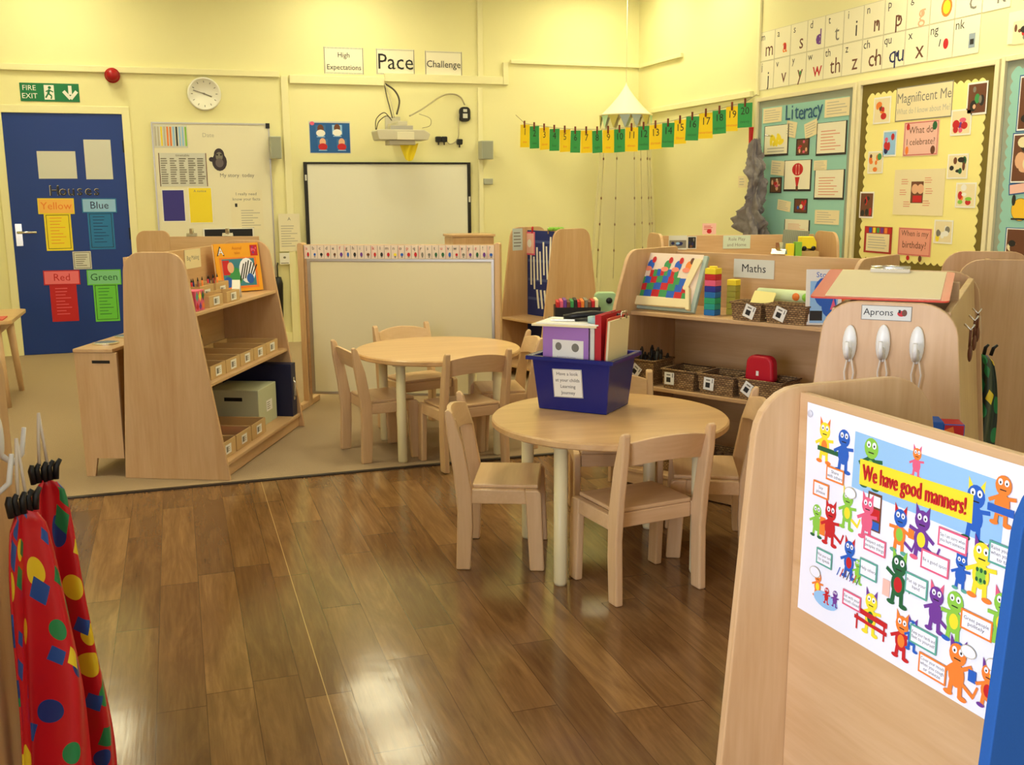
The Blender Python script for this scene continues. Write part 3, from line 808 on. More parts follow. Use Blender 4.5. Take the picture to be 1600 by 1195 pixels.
monster(1409, 994, .085, RED, ORG, ORG, RED, ORG); monster(1426, 992, .06, BLUE, BLUE, None, BLUE, PUR)
monster(1502, 893, .065, BLUE, BLUE, None, TEAL, BLUE)
monster(1534, 890, .10, YEL, YEL, LGRN, ORG, PUR)
for k in range(6):
    c = P(1534, 897); ps.ell(c[0]-.008+.008*(k % 3), c[1]-.010+.016*(k//3), .003, .004, DGRN, 8)
monster(1463, 950, .085, PUR, PUR, None, PUR, PINK, PUR); monster(1492, 962, .095, LGRN, LGRN, YEL, BLUE, None, None, .1, PINK)
monster(1566, 965, .09, LGRN, LGRN, YEL, LGRN, PINK, DGRN, .1, PINK)
monster(1496, 1045, .10, ORG, ORG, None, ORG, PUR, ORG, -.1, BLUE)
monster(1545, 1072, .08, ORG, ORG, RED, PUR, PUR); monster(1568, 1062, .08, YEL, YEL, None, ORG, DGRN)
monster(1568, 780, .085, ORG, ORG, None, ORG); c = P(1565, 797); ps.rect(c[0], c[1], .05, .012, BLUE)
_r = math.atan2(c1[1]-a1[1], c1[0]-a1[0])
for dx_ in (-.0007, .0, .0007): ps.text('We have good manners!', (a1[0]+c1[0])/2+dx_, (a1[1]+c1[1])/2+dx_*.5, .041, RED, _r, 1, (c1[0]-a1[0])*.99)
for (px, py, w_, h_, m_, t_) in (
    (1306, 742, .050, .028, ORG, 'Share|with others'), (1284, 765, .046, .030, ORG, 'Say|please'), (1368, 852, .056, .030, PINK, 'Respect other|peoples things'),
    (1289, 872, .046, .032, TEAL, 'Wait your turn|to speak'), (1358, 890, .046, .034, TEAL, 'Help others'), (1332, 938, .050, .030, PINK, 'Eat with your|mouth closed'),
    (1490, 845, .062, .032, PINK, 'Say I am sorry when|you hurt someone'), (1462, 880, .062, .034, PINK, 'Be a good sport'), (1433, 915, .052, .036, TEAL, 'Put up your|hand'),
    (1527, 976, .064, .034, ORG, 'Greet people|politely'), (1444, 998, .062, .034, TEAL, 'Keep your hands and|feet to yourself'), (1458, 1044, .062, .036, ORG, 'Cover your mouth|when you cough|or sneeze'),
    (1572, 870, .062, .036, TEAL, 'Raise your hand|when you wish|to talk'), (1568, 1025, .03, .03, ORG, 'Thank|you')):
    pbox(px, py, w_, h_, m_, t_)
for (px, py) in ((1330, 770), (1515, 1018), (1555, 1040), (1275, 893)):
    c = P(px, py); ps.ell(c[0], c[1], .016, .011, LINK_, 18); ps.ell(c[0], c[1], .0145, .0096, PAP, 18)
# keep inside the paper
o = ps.build('poster'); o.matrix_world = MH @ Matrix.Translation((PCX, -.0012, PCZ)) @ MHs
tag(o, 'large white poster of coloured creatures reading We have good manners', 'poster')
c = hp(1267, 646)
b = MB(); b.ball((0, 0, 0), (.007, .003, .007), mat('putty', rgb(206, 206, 214), .6)); o = b.build('adhesive_blob'); o.matrix_world = MH @ Matrix.Translation((c.x, -.004, c.z))
tag(o, 'grey adhesive lump on the top left corner of the manners poster', 'adhesive')
# small blue and red box standing on the floor side of the poster unit
c = onZ(1470, 668, .80)
pk = thing('gift_box', 'blue and red box standing behind the poster unit, right of the hooks', 'box', (c.x, c.y, .42), -30)
b = MB(); z0 = 0
b.box(-.03, .0, -.03, .03, 0, .40, BLUE); b.box(.0, .045, -.03, .03, 0, .395, RED); b.build('carton', pk, .002)
b = MB()
b.prism([(.0, .3), (.03, .34), (.02, .39), (.0, .38)], -.0312, -.0302, ORG, 'xz'); b.build('label', pk)

# ------------------------------------------------------------------ unit G2 and aprons between
c = Vector((2.99, 3.08, 0))
uG2 = thing('shelf_unit', 'beech unit with a rounded end panel standing right behind the browser unit', 'shelf unit', (c.x, c.y, 0), -35)
po = dbl_outline(1.07, .34, .54)
for y in (0, .55):
    b = MB(); b.prism(po, y, y+.018, WZ, 'xz'); b.build('end_panel', uG2, .003)
b = MB(); b.box(-.009, .009, .0185, .5495, .05, 1.04, WY); b.build('divider', uG2, .002)
for z in (.08, .45):
    for s_ in (-1, 1):
        a_, b__ = sorted((s_*.0095, s_*.2)); b = MB(); b.box(a_, b__, .0185, .5495, z-.018, z, WY); b.build('shelf', uG2, .002)
# ------------------------------------------------------------------ blue tub of records on the near table
tub = thing('plastic_tub', 'navy plastic tub with a white notice on the near round table', 'tub', (1.438, 3.515, .5305), -46)
TB = mat('tub_blue', rgb(22, 32, 118), 0.25, spec=.5)
b = MB()
w0, d0, w1, d1, H_ = .138, .108, .158, .128, .205
def ring(w, d, z): return [Vector(v) for v in ((-w, -d, z), (w, -d, z), (w, d, z), (-w, d, z))]
lv = [ring(w0, d0, 0), ring(w1, d1, H_), ring(w1+.018, d1+.018, H_), ring(w1+.018, d1+.018, H_-.014), ring(w1+.014, d1+.014, H_-.014), ring(w1+.014, d1+.014, H_-.003)][:4]
ins = [ring(w1-.003, d1-.003, H_+.0005), ring(w0-.003, d0-.003, .004)]
vs = []; 
for r in lv[:2]+[lv[2], lv[3]]: vs += r
fs = [(0, 3, 2, 1)]
for i in range(3):
    for k in range(4): fs.append((i*4+k, i*4+(k+1) % 4, (i+1)*4+(k+1) % 4, (i+1)*4+k))
b.add(vs, fs, TB)
vs = ins[0]+ins[1]+ring(w1+.018, d1+.018, H_+.0005); fs = [(4, 5, 6, 7)]
for k in range(4): fs.append((k, 4+k, 4+(k+1) % 4, (k+1) % 4)); fs.append((k, (k+1) % 4, 8+(k+1) % 4, 8+k))
b.add(vs, fs, TB)
b.build('body', tub, .004, weld=True)
s = Sheet(.118, .108, WHITE); s.frame(.116, .106, .0015, GINK)
for i, t_ in enumerate(('Have a look', 'at your childs', 'Learning', 'Journey')): s.text(t_, 0, .036-.024*i, .018, INK)
o = s.build('notice'); o.parent = tub
o.matrix_local = Matrix.Translation((-.012, -.1205, .108)) @ Matrix.Rotation(math.atan2(d1-d0, H_), 4, 'X') @ MBACK @ Matrix.Rotation(rad(2), 4, 'Z')
tag(o, 'white notice reading Have a look at your childs Learning Journey')
MT = matb(tub)
def folder(name, label, cat, x0, x1, y, th, z1, m, tilt=0.0, pages=True, group=None, extra=None):
    f = thing(name, label, cat, group=group)
    f.matrix_world = MT @ Matrix.Translation((0, y, .008)) @ Matrix.Rotation(tilt, 4, 'Z')
    b = MB(); b.box(x0, x1, 0, .002, 0, z1, m); b.box(x0, x1, th-.002, th, 0, z1, m); b.box(x0, x0+.002, .002, th-.002, 0, z1, m); b.build('cover', f)
    if pages: b = MB(); b.box(x0+.004, x1-.006, .0025, th-.0025, .002, z1-.006, WHITE); b.build('pages', f)
    return f
VIO = mat('folder_violet', rgb(168, 120, 196), .45)
f = folder('folder', 'violet folder with a white label at the front of the blue tub', 'folder', -.125, .060, -.098, .022, .305, VIO, group='folders in the tub')
s = Sheet(.125, .085, WHITE); s.ell(-.038, .018, .013, .015, GINK); s.ell(.030, .016, .015, .016, GINK); s.text('Learning Journey', -.005, -.022, .011, PUR)
o = s.build('label'); o.parent = f; o.matrix_local = Matrix.Translation((-.022, -.0005, .215)) @ MBACK; tag(o, 'white label with two grey drawings')
cols = [(rgb(178, 132, 200), 'mauve folder behind the violet one in the blue tub'), (rgb(150, 140, 150), 'grey mauve folder in the middle of the blue tub'), (rgb(206, 200, 190), 'pale folder third behind the violet one in the tub')]
for i, (c_, l_) in enumerate(cols):
    folder('folder', l_, 'folder', -.12, .062-.004*i, -.07+i*.026, .020, .30-.004*i, mat('folder_%d' % i, c_, .5), group='folders in the tub')
pp_ = thing('paper_stack', 'cream papers lying flat over the folders in the blue tub', 'papers'); pp_.matrix_world = MT @ Matrix.Translation((-.03, -.03, .3165)) @ Matrix.Rotation(rad(6), 4, 'Z')
b = MB(); b.box(-.135, .115, -.09, .09, 0, .007, CREAM); b.build('sheet', pp_); b = MB(); b.box(-.12, .12, -.08, .10, .0072, .012, WHITE); b.build('sheet', pp_)
gl_ = thing('scissors', 'black handled scissors lying on the papers in the tub', 'scissors'); gl_.matrix_world = MT @ Matrix.Translation((-.02, -.04, .3305)) @ Matrix.Rotation(rad(20), 4, 'Z')
b = MB()
for sx in (-1, 1): b.tube([(.0, sx*.004, .004), (.035, sx*.012, .006), (.07, sx*.026, .008), (.085, sx*.016, .010), (.07, sx*.004, .010), (.035, sx*.006, .008)], .005, BLACK, 8)
b.build('handles', gl_)
b = MB(); b.box(-.09, 0, -.008, .002, .0, .003, CHROME); b.box(-.09, 0, -.002, .008, .0032, .006, CHROME); b.build('blades', gl_)
tp = thing('tape_roll', 'pale blue roll of tape lying on the papers in the tub', 'tape'); tp.matrix_world = MT @ Matrix.Translation((.07, -.045, .3295))
b = MB(); b.lathe([(.018, 0), (.034, 0), (.034, .022), (.018, .022), (.018, 0)], mat('tape_blue', rgb(160, 196, 200), .5), 28); b.build('roll', tp)
gb = thing('pencil_case', 'black strap and pouch lying at the back of the tub papers', 'pouch'); gb.matrix_world = MT @ Matrix.Translation((.02, .028, .3305)) @ Matrix.Rotation(rad(40), 4, 'Z')
b = MB(); b.tube([(-.11, .01, .012), (-.06, .0, .016), (.0, .0, .018), (.07, -.02, .016), (.12, -.05, .012)], [.008, .014, .016, .013, .006], BLACK, 10); b.build('pouch', gb)
f = folder('folder', 'red folder standing at the right of the blue tub', 'folder', -.095, .098, .0, .024, .355, mat('folder_red', rgb(190, 34, 44), .4), rad(90), group='folders in the tub')
f.matrix_world = MT @ Matrix.Translation((.108, .0, .008)) @ Matrix.Rotation(rad(90), 4, 'Z')
cb = thing('clipboard', 'upright clipboard of pale paper at the right end of the blue tub', 'clipboard'); cb.matrix_world = MT @ Matrix.Translation((.116, .0, .008)) @ Matrix.Rotation(rad(90), 4, 'Z') @ Matrix.Rotation(rad(3), 4, 'X')
b = MB(); b.box(-.098, .100, 0, .003, 0, .345, rd); b.build('board', cb)
b = MB(); b.box(-.095, .098, -.009, -.0005, 0, .335, CREAM); b.build('paper', cb)
b = MB(); b.tube([(.0, -.012, .335), (.0, -.014, .36), (.05, -.014, .36), (.05, -.012, .335)], .003, CHROME, 6); b.build('clip', cb)
f = folder('folder', 'white folder squeezed beside the red one in the tub', 'folder', -.098, .09, 0, .016, .315, GREYW, rad(90), group='folders in the tub')
f.matrix_world = MT @ Matrix.Translation((.0825, .0, .008)) @ Matrix.Rotation(rad(90), 4, 'Z')

# ------------------------------------------------------------------ things on the left shelf unit (local axes of uA)
MA = matb(uA)
def inA(name, label, cat, x, y, z, rz=0, group=None):
    t = thing(name, label, cat, group=group); t.matrix_world = MA @ Matrix.Translation((x, y, z)) @ Matrix.Rotation(rad(rz), 4, 'Z'); return t
# zebra picture book
bk = inA('picture_book', 'orange picture book with a zebra cover leaning on the left shelf unit', 'book', 1.04, -.265, .7915, 0)
bk.matrix_world = MA @ Matrix.Translation((.985, -.245, .7965)) @ Matrix.Rotation(rad(-42), 4, 'Z') @ Matrix.Rotation(rad(-9), 4, 'X') @ Matrix.Scale(.88, 4, (1, 0, 0))
OR2 = mat('cover_orange', rgb(240, 166, 36), .4)
b = MB(); b.box(-.15, .15, 0, .012, 0, .265, OR2); b.box(-.148, .146, .0125, .024, .002, .262, WHITE); b.box(-.15, .15, .0245, .027, 0, .265, OR2); b.build('book_block', bk)
s = Sheet(.30, .265, None, .0003)
s.rect(0, -.03, .25, .17, ORG); s.rect(0, -.028, .22, .15, mat('cover_sea', rgb(60, 130, 150), .5)); s.ell(-.03, -.05, .05, .05, GRN); s.ell(-.08, -.08, .03, .03, BLUE); s.rect(-.085, .0, .045, .08, RED); s.ell(-.055, .0, .022, .03, SKIN)
s.ell(.055, -.02, .055, .07, PAP)
for k in range(6): s.line(.0+.018*k, -.075+.006*k, .035+.018*k, .035-.008*abs(k-2), .008, INK)
s.ell(.07, -.065, .025, .028, BLUE); s.text('A', -.112, .088, .075, INK); s.text('A', -.110, .088, .055, PAP); s.text('Animal', 0, .105, .024, mat('cover_letters', rgb(206, 120, 30), .5)); s.text('tales', 0, .08, .022, mat('cover_letters', rgb(206, 120, 30), .5)); s.rect(.115, .09, .05, .06, RED); pic(s, 4, .115, .09, .04, .05, [RED, PUR, PINK, PINK, RED])
o = s.build('cover_picture', bk, M=Matrix.Translation((0, -.0004, .1325)) @ MBACK)
# patterned box
g = inA('gift_box', 'small box with a bright diamond pattern at the near end of the left shelf unit', 'box', .12, -.335, .7905)
b = MB(); b.box(-.05, .05, -.04, .04, 0, .095, PINK); b.build('carton', g, .002)
s = Sheet(.1, .095, None, .0003)
for k in range(3): 
    x = -.033+.033*k; s.poly([(x-.016, .02), (x, .045), (x+.016, .02), (x, -.005)], (TEAL, YEL, DGRN)[k]); s.poly([(x-.016, -.028), (x, -.006), (x+.016, -.028), (x, -.046)], (RED, PUR, ORG)[k])
o = s.build('pattern', g, M=Matrix.Translation((0, -.0405, .0475)) @ MBACK)
# label on the back board
q = ontop(uA, 301, 404, -.077)
s = Sheet(.20, .10, CREAM); s.text('Bag Making', 0, .005, .034, GINK)
o = s.build('label_card'); o.matrix_world = MA @ Matrix.Translation((q.x, -.0772, q.z)) @ MBACK
tag(o, 'cream card reading Bag Making on the back board of the left shelf unit', 'sign')
# open card boxes of tools, each with its label
KR = mat('kraft_card', rgb(206, 172, 118), .7)
def tray(name, label, w, d, h, m, lab=True, group=None, cat='tray', lab_m=None, wall=.005):
    t = thing(name, label, cat, group=group); b = MB()
    b.box(-w/2, w/2, -d/2, d/2, 0, wall, m); b.box(-w/2, w/2, -d/2, -d/2+wall, wall, h, m); b.box(-w/2, w/2, d/2-wall, d/2, wall, h, m); b.box(-w/2, -w/2+wall, -d/2+wall, d/2-wall, wall, h, m); b.box(w/2-wall, w/2, -d/2+wall, d/2-wall, wall, h, m)
    b.build('body', t, .001)
    if lab:
        s = Sheet(min(w*.6, .07), min(h*.7, .045), WHITE, .001); s.rect(-s.w*.2, 0, s.w*.35, s.h*.6, GINK); s.lines(s.w*.2, 0, s.w*.4, s.h*.6, 3, GINK)
        s.build('label', t, M=Matrix.Translation((0, -d/2-.001, h*.5)) @ MBACK)
    return t
def putA(t, x, y, z, rz=0): t.matrix_world = MA @ Matrix.Translation((x, y, z)) @ Matrix.Rotation(rad(rz), 4, 'Z')
names = ('nearest', 'second', 'third', 'fourth')
for i in range(4):
    row = i // 2
    t = tray('card_box', 'kraft card box on the left shelf unit, ' + ('front row nearest the patterned box', 'front row beside the zebra book', 'back row under the Bag Making card', 'back row behind the zebra book')[i], .17, .10, .055 if row == 0 else .085, KR, group='card boxes on the left shelf', cat='box')
    putA(t, (.30, .52, .48, .68)[i], -.33 if row == 0 else -.21, .7905)
    if row:
        for k in range(5):
            xx, ang = -.06+.03*k, random.uniform(-.25, .25)
            pc = MB(); pc.tube([(0, 0, 0), (.10*math.sin(ang), .0, .10)], .005, (RED, NAVY, BROWN, RED, ORG)[k], 6); pc.tube([(.10*math.sin(ang), .0, .10), (.115*math.sin(ang), 0, .118)], [.005, .001], INK, 6)
            o = pc.build('crayon'); o.matrix_world = t.matrix_world @ Matrix.Translation((xx, .0, .0055))
            tag(o, '%s crayon standing in the %s card box under the Bag Making card' % (('red', 'navy', 'brown', 'bright red', 'orange')[k], ('back', 'far back')[i-2]), 'crayon', 'crayons in the card boxes')
wb = inA('card_wedge', 'pale folded card leaning between the card boxes and the zebra book', 'card', .68, -.335, .7905, 15)
b = MB(); b.prism([(-.06, 0), (-.055, 0), (.0, .085), (.055, .0), (.06, .0), (.003, .095), (-.003, .095)], -.02, .02, WHITE, 'xz'); b.build('folded_card', wb)
# middle shelf: row of shallow labelled trays
for i in range(5):
    t = tray('wooden_tray', 'shallow wooden tray on the middle left shelf, %s from the near end' % ('first', 'second', 'third', 'fourth', 'fifth')[i], .185, .30, .065, KR, group='trays on the middle left shelf', lab_m=0)
    putA(t, .19+.19*i, -.265, .4605)
t = inA('tablet_case', 'black flat case standing at the near end of the middle left shelf', 'case', .055, -.34, .4605, 78)
b = MB(); b.prism(rounded([(-.07, 0), (.07, 0), (.07, .235), (-.07, .235)], .02), 0, .02, BLACK, 'xz'); b.build('case', t, .002); b = MB(); b.prism(rounded([(-.064, .006), (.064, .006), (.064, .229), (-.064, .229)], .016), -.0015, -.0005, mat('case_trim', rgb(80, 78, 76), .4), 'xz'); b.build('panel', t)
# bottom shelf
t = inA('file_box', 'navy magazine file with a metal handle at the far end of the bottom left shelf', 'file box', 1.065, -.27, .0805, 0)
b = MB(); NV = mat('file_navy', rgb(24, 26, 62), .5); b.box(-.04, .04, -.22, .185, 0, .30, NV); b.build('case', t, .003)
b = MB(); b.tube([(0, -.221, .20), (0, -.228, .19), (0, -.228, .12), (0, -.221, .11)], .006, CHROME, 8); b.box(-.012, .012, -.2215, -.2205, .09, .22, CHROME); b.build('handle', t)
t = inA('storage_box', 'pale green cardboard box with a black slot on the bottom left shelf', 'box', .85, -.27, .0805, 0)
PG = mat('box_pale_green', rgb(196, 200, 166), .6)
b = MB(); b.box(-.14, .14, -.14, .14, 0, .21, PG); b.build('carton', t, .003)
cart = t.children[0]; b = MB(); b.box(-.1415, -.1405, -.05, .05, .15, .17, BLACK); b.build('slot', cart)
s = Sheet(.09, .06, WHITE, .001); s.lines(0, 0, .07, .045, 4, GINK); s.build('label', cart, M=Matrix.Translation((.02, -.1405, .1)) @ MBACK)
for i in range(3):
    t = tray('wooden_tray', ('clear sided wooden tray at the near end of the bottom left shelf', 'middle wooden tray on the bottom left shelf holding red card', 'wooden tray on the bottom left shelf beside the pale green box')[i], .20, .36, .08, KR, group='trays on the bottom left shelf')
    putA(t, .13+.21*i, -.285, .0805)
    if i == 1:
        b = MB(); b.box(-.08, .08, -.14, .12, 0, .03, mat('red_card', rgb(200, 80, 70), .6)); o = b.build('card_stack'); o.matrix_world = t.matrix_world @ Matrix.Translation((0, 0, .006)); tag(o, 'red card lying in the middle bottom tray of the left shelf', 'card')
def bulldog(label, p, rz):
    t = thing('bulldog_clip', label, 'clip', p, rz, 'bulldog clips on the shelf tops')
    b = MB(); b.prism([(-.012, 0), (.012, 0), (.003, .022), (-.003, .022)], -.035, .035, CHROME, 'yz'); b.build('jaw', t, .001)
    b = MB()
    for s_ in (-1, 1): b.prism(rounded([(-.012, .020), (.012, .020), (.008, .055), (-.008, .055)], .004), s_*.004, s_*.006, CHROME, 'xz', Matrix.Rotation(s_*rad(-14), 4, 'X'))
    b.build('handles', t)
M2 = matb(uA2)
for (px, lb) in ((300, 'silver bulldog clip on the rounded shelf top, nearer the fire door'), (356, 'silver bulldog clip on the shelf top before the black screen')):
    q = ontop(uA2, px, 372, .009); bulldog(lb, M2 @ Vector((q.x, .009, 1.0455)), math.degrees(uA2.rotation_euler.z))

# ------------------------------------------------------------------ Maths unit (local axes of uE)
ME_ = matb(uE)
def putE(t, x, y, z, rz=0, rx=0): t.matrix_world = ME_ @ Matrix.Translation((x, y, z)) @ Matrix.Rotation(rad(rz), 4, 'Z') @ Matrix.Rotation(rad(rx), 4, 'X')
def xE(px, py, y): return ontop(uE, px, py, y).x
q = ontop(uE, 1178, 420, -.0145)
s = Sheet(.205, .085, GREYW); s.text('Maths', 0, 0, .052, INK); o = s.build('sign'); o.matrix_world = ME_ @ Matrix.Translation((q.x, -.0155, q.z)) @ MBACK
tag(o, 'white sign reading Maths on the back board of the wicker basket unit', 'sign')
q = ontop(uE, 1217, 400, -.007); bulldog('shiny bulldog clip on top of the unit above the Maths sign', ME_ @ Vector((q.x, -.007, 1.0505)), -60)
# toy board game
t = thing('board_game', 'toy board of dragons over a red, blue and green checked hill, Maths shelf', 'board game')
x0 = xE(975, 480, -.30); x1 = xE(1092, 484, -.30); gw = x1-x0
putE(t, (x0+x1)/2, -.345, .7995, 0, -24)
FR = mat('game_frame', rgb(170, 186, 170), .5); CRM = mat('game_cream', rgb(240, 222, 170), .5)
b = MB(); b.box(-gw/2, gw/2, 0, .02, 0, .27, FR); b.build('tray_board', t, .004)
s = Sheet(gw, .27, None, .0004)
s.rect(0, .02, gw*.9, .235, mat('game_sky', rgb(236, 214, 190), .6))
for r_ in range(4):
    for k in range(8):
        hw = .40-.03*r_*r_*.8
        xx = -gw*hw+gw*2*hw*(k+.5)/8; s.rect(xx, -.065+.034*r_+.010*(1-abs(k-3.5)/3.5), gw*2*hw/8+.001, .034, (RED, GRN, BLUE)[(k+r_*2) % 3])
for k, (xx, m1, m2) in enumerate(((-.36, RED, INK), (-.2, BLUE, RED), (.02, GRN, RED), (.16, BLUE, RED), (.30, ORG, BROWN))):
    s.ell(gw*xx, .078, .018, .026, m1, 14); s.ell(gw*xx+.012, .104, .011, .016, m2, 12); s.ell(gw*xx-.01, .060, .02, .012, mat('game_coral', rgb(240, 140, 110), .5), 12)
s.build('picture', t, M=Matrix.Translation((0, -.0005, .135)) @ MBACK)
b = MB(); b.box(-gw*.42, gw*.42, -.022, -.002, .012, .055, CRM); b.build('front_bar', t, .004)
for s_ in (-1, 1):
    b = MB(); b.prism(rounded([(s_*gw*.42, .005), (s_*gw*.47, .005), (s_*gw*.40, .11), (s_*gw*.35, .11)], .004), -.024, -.002, CRM, 'xz'); b.build('corner_post', t, .002)
b = MB(); b.prism(rounded([(gw*.30, .10), (gw*.36, .10), (gw*.46, .25), (gw*.36, .25)], .01), -.012, -.001, CRM, 'xz'); b.build('dragon', t)
# coloured cube tower
CUB = [NAVY, mat('cube_teal', rgb(30, 150, 140), .4), mat('cube_blue', rgb(30, 110, 180), .4), mat('cube_royal', rgb(36, 46, 150), .4), PINK, mat('cube_rose', rgb(210, 40, 90), .4), RED, YEL]
CUB = [CUB[2], CUB[1], CUB[1], CUB[2], CUB[3], CUB[4], CUB[6], CUB[7]]
cn = ('sea blue', 'teal', 'green', 'light blue', 'royal blue', 'pink', 'red', 'yellow')
CUB[2] = mat('cube_green', rgb(40, 160, 110), .4)
cx = xE(1113, 480, -.30); hh = .026
for i in range(8):
    b = MB(); b.box(-.027, .027, -.027, .027, 0, hh-.0006, CUB[i]); 
    if i == 7: b.lathe([(.001, hh-.0006), (.018, hh-.0006), (.018, hh+.008), (.001, hh+.008)], CUB[i], 14)
    o = b.build('stacking_cube', None, .002); o.matrix_world = ME_ @ Matrix.Translation((cx, -.30, .7902+hh*i))
    tag(o, '%s stacking cube in the tall rainbow tower on the Maths shelf' % cn[i], 'cube', 'rainbow tower of cubes')
cx2 = xE(1140, 480, -.25)
for i in range(6):
    m_ = YEL if i > 4 else mat('cube_olive', rgb(170, 160, 60), .5)
    b = MB(); b.box(-.022, .022, -.022, .022, 0, hh-.0006, m_); o = b.build('stacking_cube', None, .002); o.matrix_world = ME_ @ Matrix.Translation((cx2, -.22, .7902+hh*i))
    tag(o, '%s cube in the olive tower behind the rainbow tower, %s' % ('yellow' if i > 4 else 'olive', ('lowest', 'second up', 'third up', 'fourth up', 'fifth up', 'topmost')[i]), 'cube', 'olive tower of cubes')
# wicker baskets
def basket(label, w, d, h, group, tagged=True, rot=0, tx=0):
    t = thing('wicker_basket', label, 'basket', group=group); b = MB()
    wl = .008; fl = .006
    n = 8
    for z in range(5):
        za, zb_ = .0+h*z/5+.0004, h*(z+1)/5
        e = fl*(z/4)+(.0015 if z % 2 else 0)
        for (xa, xb, ya, yb) in ((-w/2-e, w/2+e, -d/2-e, -d/2-e+wl), (-w/2-e, w/2+e, d/2+e-wl, d/2+e), (-w/2-e, -w/2-e+wl, -d/2-e+wl, d/2+e-wl), (w/2+e-wl, w/2+e, -d/2-e+wl, d/2+e-wl)):
            b.box(xa, xb, ya, yb, za, zb_, WICK)
    b.box(-w/2+.002, w/2-.002, -d/2+.002, d/2-.002, .001, .006, WICK)
    b.build('body', t)
    b = MB(); e = fl+.003
    b.tube([(-w/2-e, -d/2-e, h), (w/2+e, -d/2-e, h), (w/2+e, d/2+e, h), (-w/2-e, d/2+e, h), (-w/2-e, -d/2-e, h)], .005, WICK, 8); b.build('rim', t)
    if tagged:
        s = Sheet(.05, .055, WHITE, .001); s.rect(-.004, -.006, .022, .022, INK); s.rect(-.004, .016, .02, .006, GINK); s.rect(.017, .015, .003, .018, INK)
        o = s.build('label', t, M=Matrix.Translation((tx, -d/2-.0125, h*.55)) @ MBACK @ Matrix.Rotation(rad(rot), 4, 'Z')); tag(o, 'white picture label')
    return t
GB_ = 'wicker baskets on the Maths unit'
def bx_between(pa, pb, y):
    return xE(pa[0], pa[1], y), xE(pb[0], pb[1], y)
DARK = mat('dark_bits', rgb(52, 42, 34), .8)
def contents(label, name, cat, Mw, w, d, z, m, n=14, seed=1, r=.02):
    rr = random.Random(seed); b = MB()
    for i in range(n): b.ball((rr.uniform(-w/2+r, w/2-r), rr.uniform(-d/2+r, d/2-r), z+rr.uniform(-.01, .008)), (r*rr.uniform(.6, 1), r*rr.uniform(.6, 1), r*rr.uniform(.5, .9)), m, None, 8, 6)
    o = b.build(name); o.matrix_world = Mw; tag(o, label, cat, None, 'stuff'); return o
yf = -.31
xa, xb = bx_between((1143, 487), (1192, 490), -.38)
t1 = basket('small wicker basket under the bright yellow card on the Maths shelf', xb-xa-.02, .10, .075, GB_, True, -20, .02); putE(t1, (xa+xb)/2, -.335, .7905)
xa2, xb2 = bx_between((1196, 490), (1262, 495), -.38)
t2 = basket('small wicker basket in front of the spotted roll on the Maths shelf', xb2-xa2-.02, .10, .075, GB_, True, -20, -.02); putE(t2, (xa2+xb2)/2, -.335, .7905)
cd_ = thing('yellow_card', 'bright yellow laminated card standing in the first small basket', 'card'); putE(cd_, (xa+xb)/2+.02, -.34, .80, 0, -28)
b = MB(); b.prism(rounded([(-.055, 0), (.05, 0), (.062, .12), (-.04, .125)], .006), 0, .002, mat('card_yellow', rgb(250, 236, 150), .18), 'xz'); b.build('card', cd_)
rl = thing('paper_roll', 'pale green roll with orange and green spots behind the second small basket', 'roll'); putE(rl, (xa2+xb2)/2-.03, -.17, .7905)
RG = mat('roll_green', rgb(206, 222, 176), .5)
L_ = .42
b = MB(); b.box(-L_/2, L_/2, -.03, .03, 0, .06, KR); b.build('stand', rl)
b = MB(); b.tube([(-L_/2, 0, .091), (L_/2, 0, .091)], .03, RG, 18); b.build('tube', rl)
for k in range(5):
    b = MB(); b.lathe([(.001, 0), (.017, 0), (.017, .002), (.001, .0025)], (ORG, LGRN)[k % 2], 14, Matrix.Translation((-.02+.045*k, -.029, .094)) @ Matrix.Rotation(rad(90), 4, 'X')); b.build('spot', rl)
cx = xE(1272, 478, -.30)
for (px, py, m_, r_, lb) in ((1268, 482, GRN, .024, 'green ball beside the blue book on the Maths shelf'), (1271, 462, WHITE, .022, 'white ball resting above the green ball on the Maths shelf')):
    b = MB(); b.ball((0, 0, 0), r_, m_); o = b.build('ball'); x = xE(px, py, -.24 if r_ > .023 else -.235)
    o.matrix_world = ME_ @ Matrix.Translation((x, -.24 if r_ > .023 else -.235, .7905+(.024 if r_ > .023 else .07))); tag(o, lb, 'ball')
BKS = ((1293, 'tall blue story book standing at the right of the Maths shelf', rgb(236, 232, 220), True), (1318, 'orange yellow book standing behind the blue story book', rgb(226, 160, 40), False))
for (px, lb, c_, f_) in BKS:
    t = thing('story_book', lb, 'book', group='books on the Maths shelf'); x = xE(px, 470, -.30); putE(t, x, -.33 if f_ else -.26, .793, 35, -6)
    m_ = mat('book_'+lb.split()[0]+lb.split()[1], c_, .5)
    b = MB(); b.box(-.07, .07, 0, .003, 0, .225, m_); b.box(-.068, .066, .0035, .012, .003, .222, WHITE); b.box(-.07, .07, .0125, .0155, 0, .225, m_); b.build('book_block', t)
    s = Sheet(.14, .225, None, .0003)
    if f_:
        s.rect(0, -.02, .11, .17, LBLUE); s.ell(0, .02, .04, .06, BLUE); s.ell(.02, -.03, .03, .05, BLUE); s.rect(-.03, -.075, .05, .04, INK); s.poly([(.025, -.05), (.05, -.05), (.038, -.005)], PINK); s.text('Story', 0, .09, .03, BLUE)
    else: s.ell(0, 0, .04, .06, ORG)
    s.build('cover_picture', t, M=Matrix.Translation((0, -.0003, .1125)) @ MBACK)
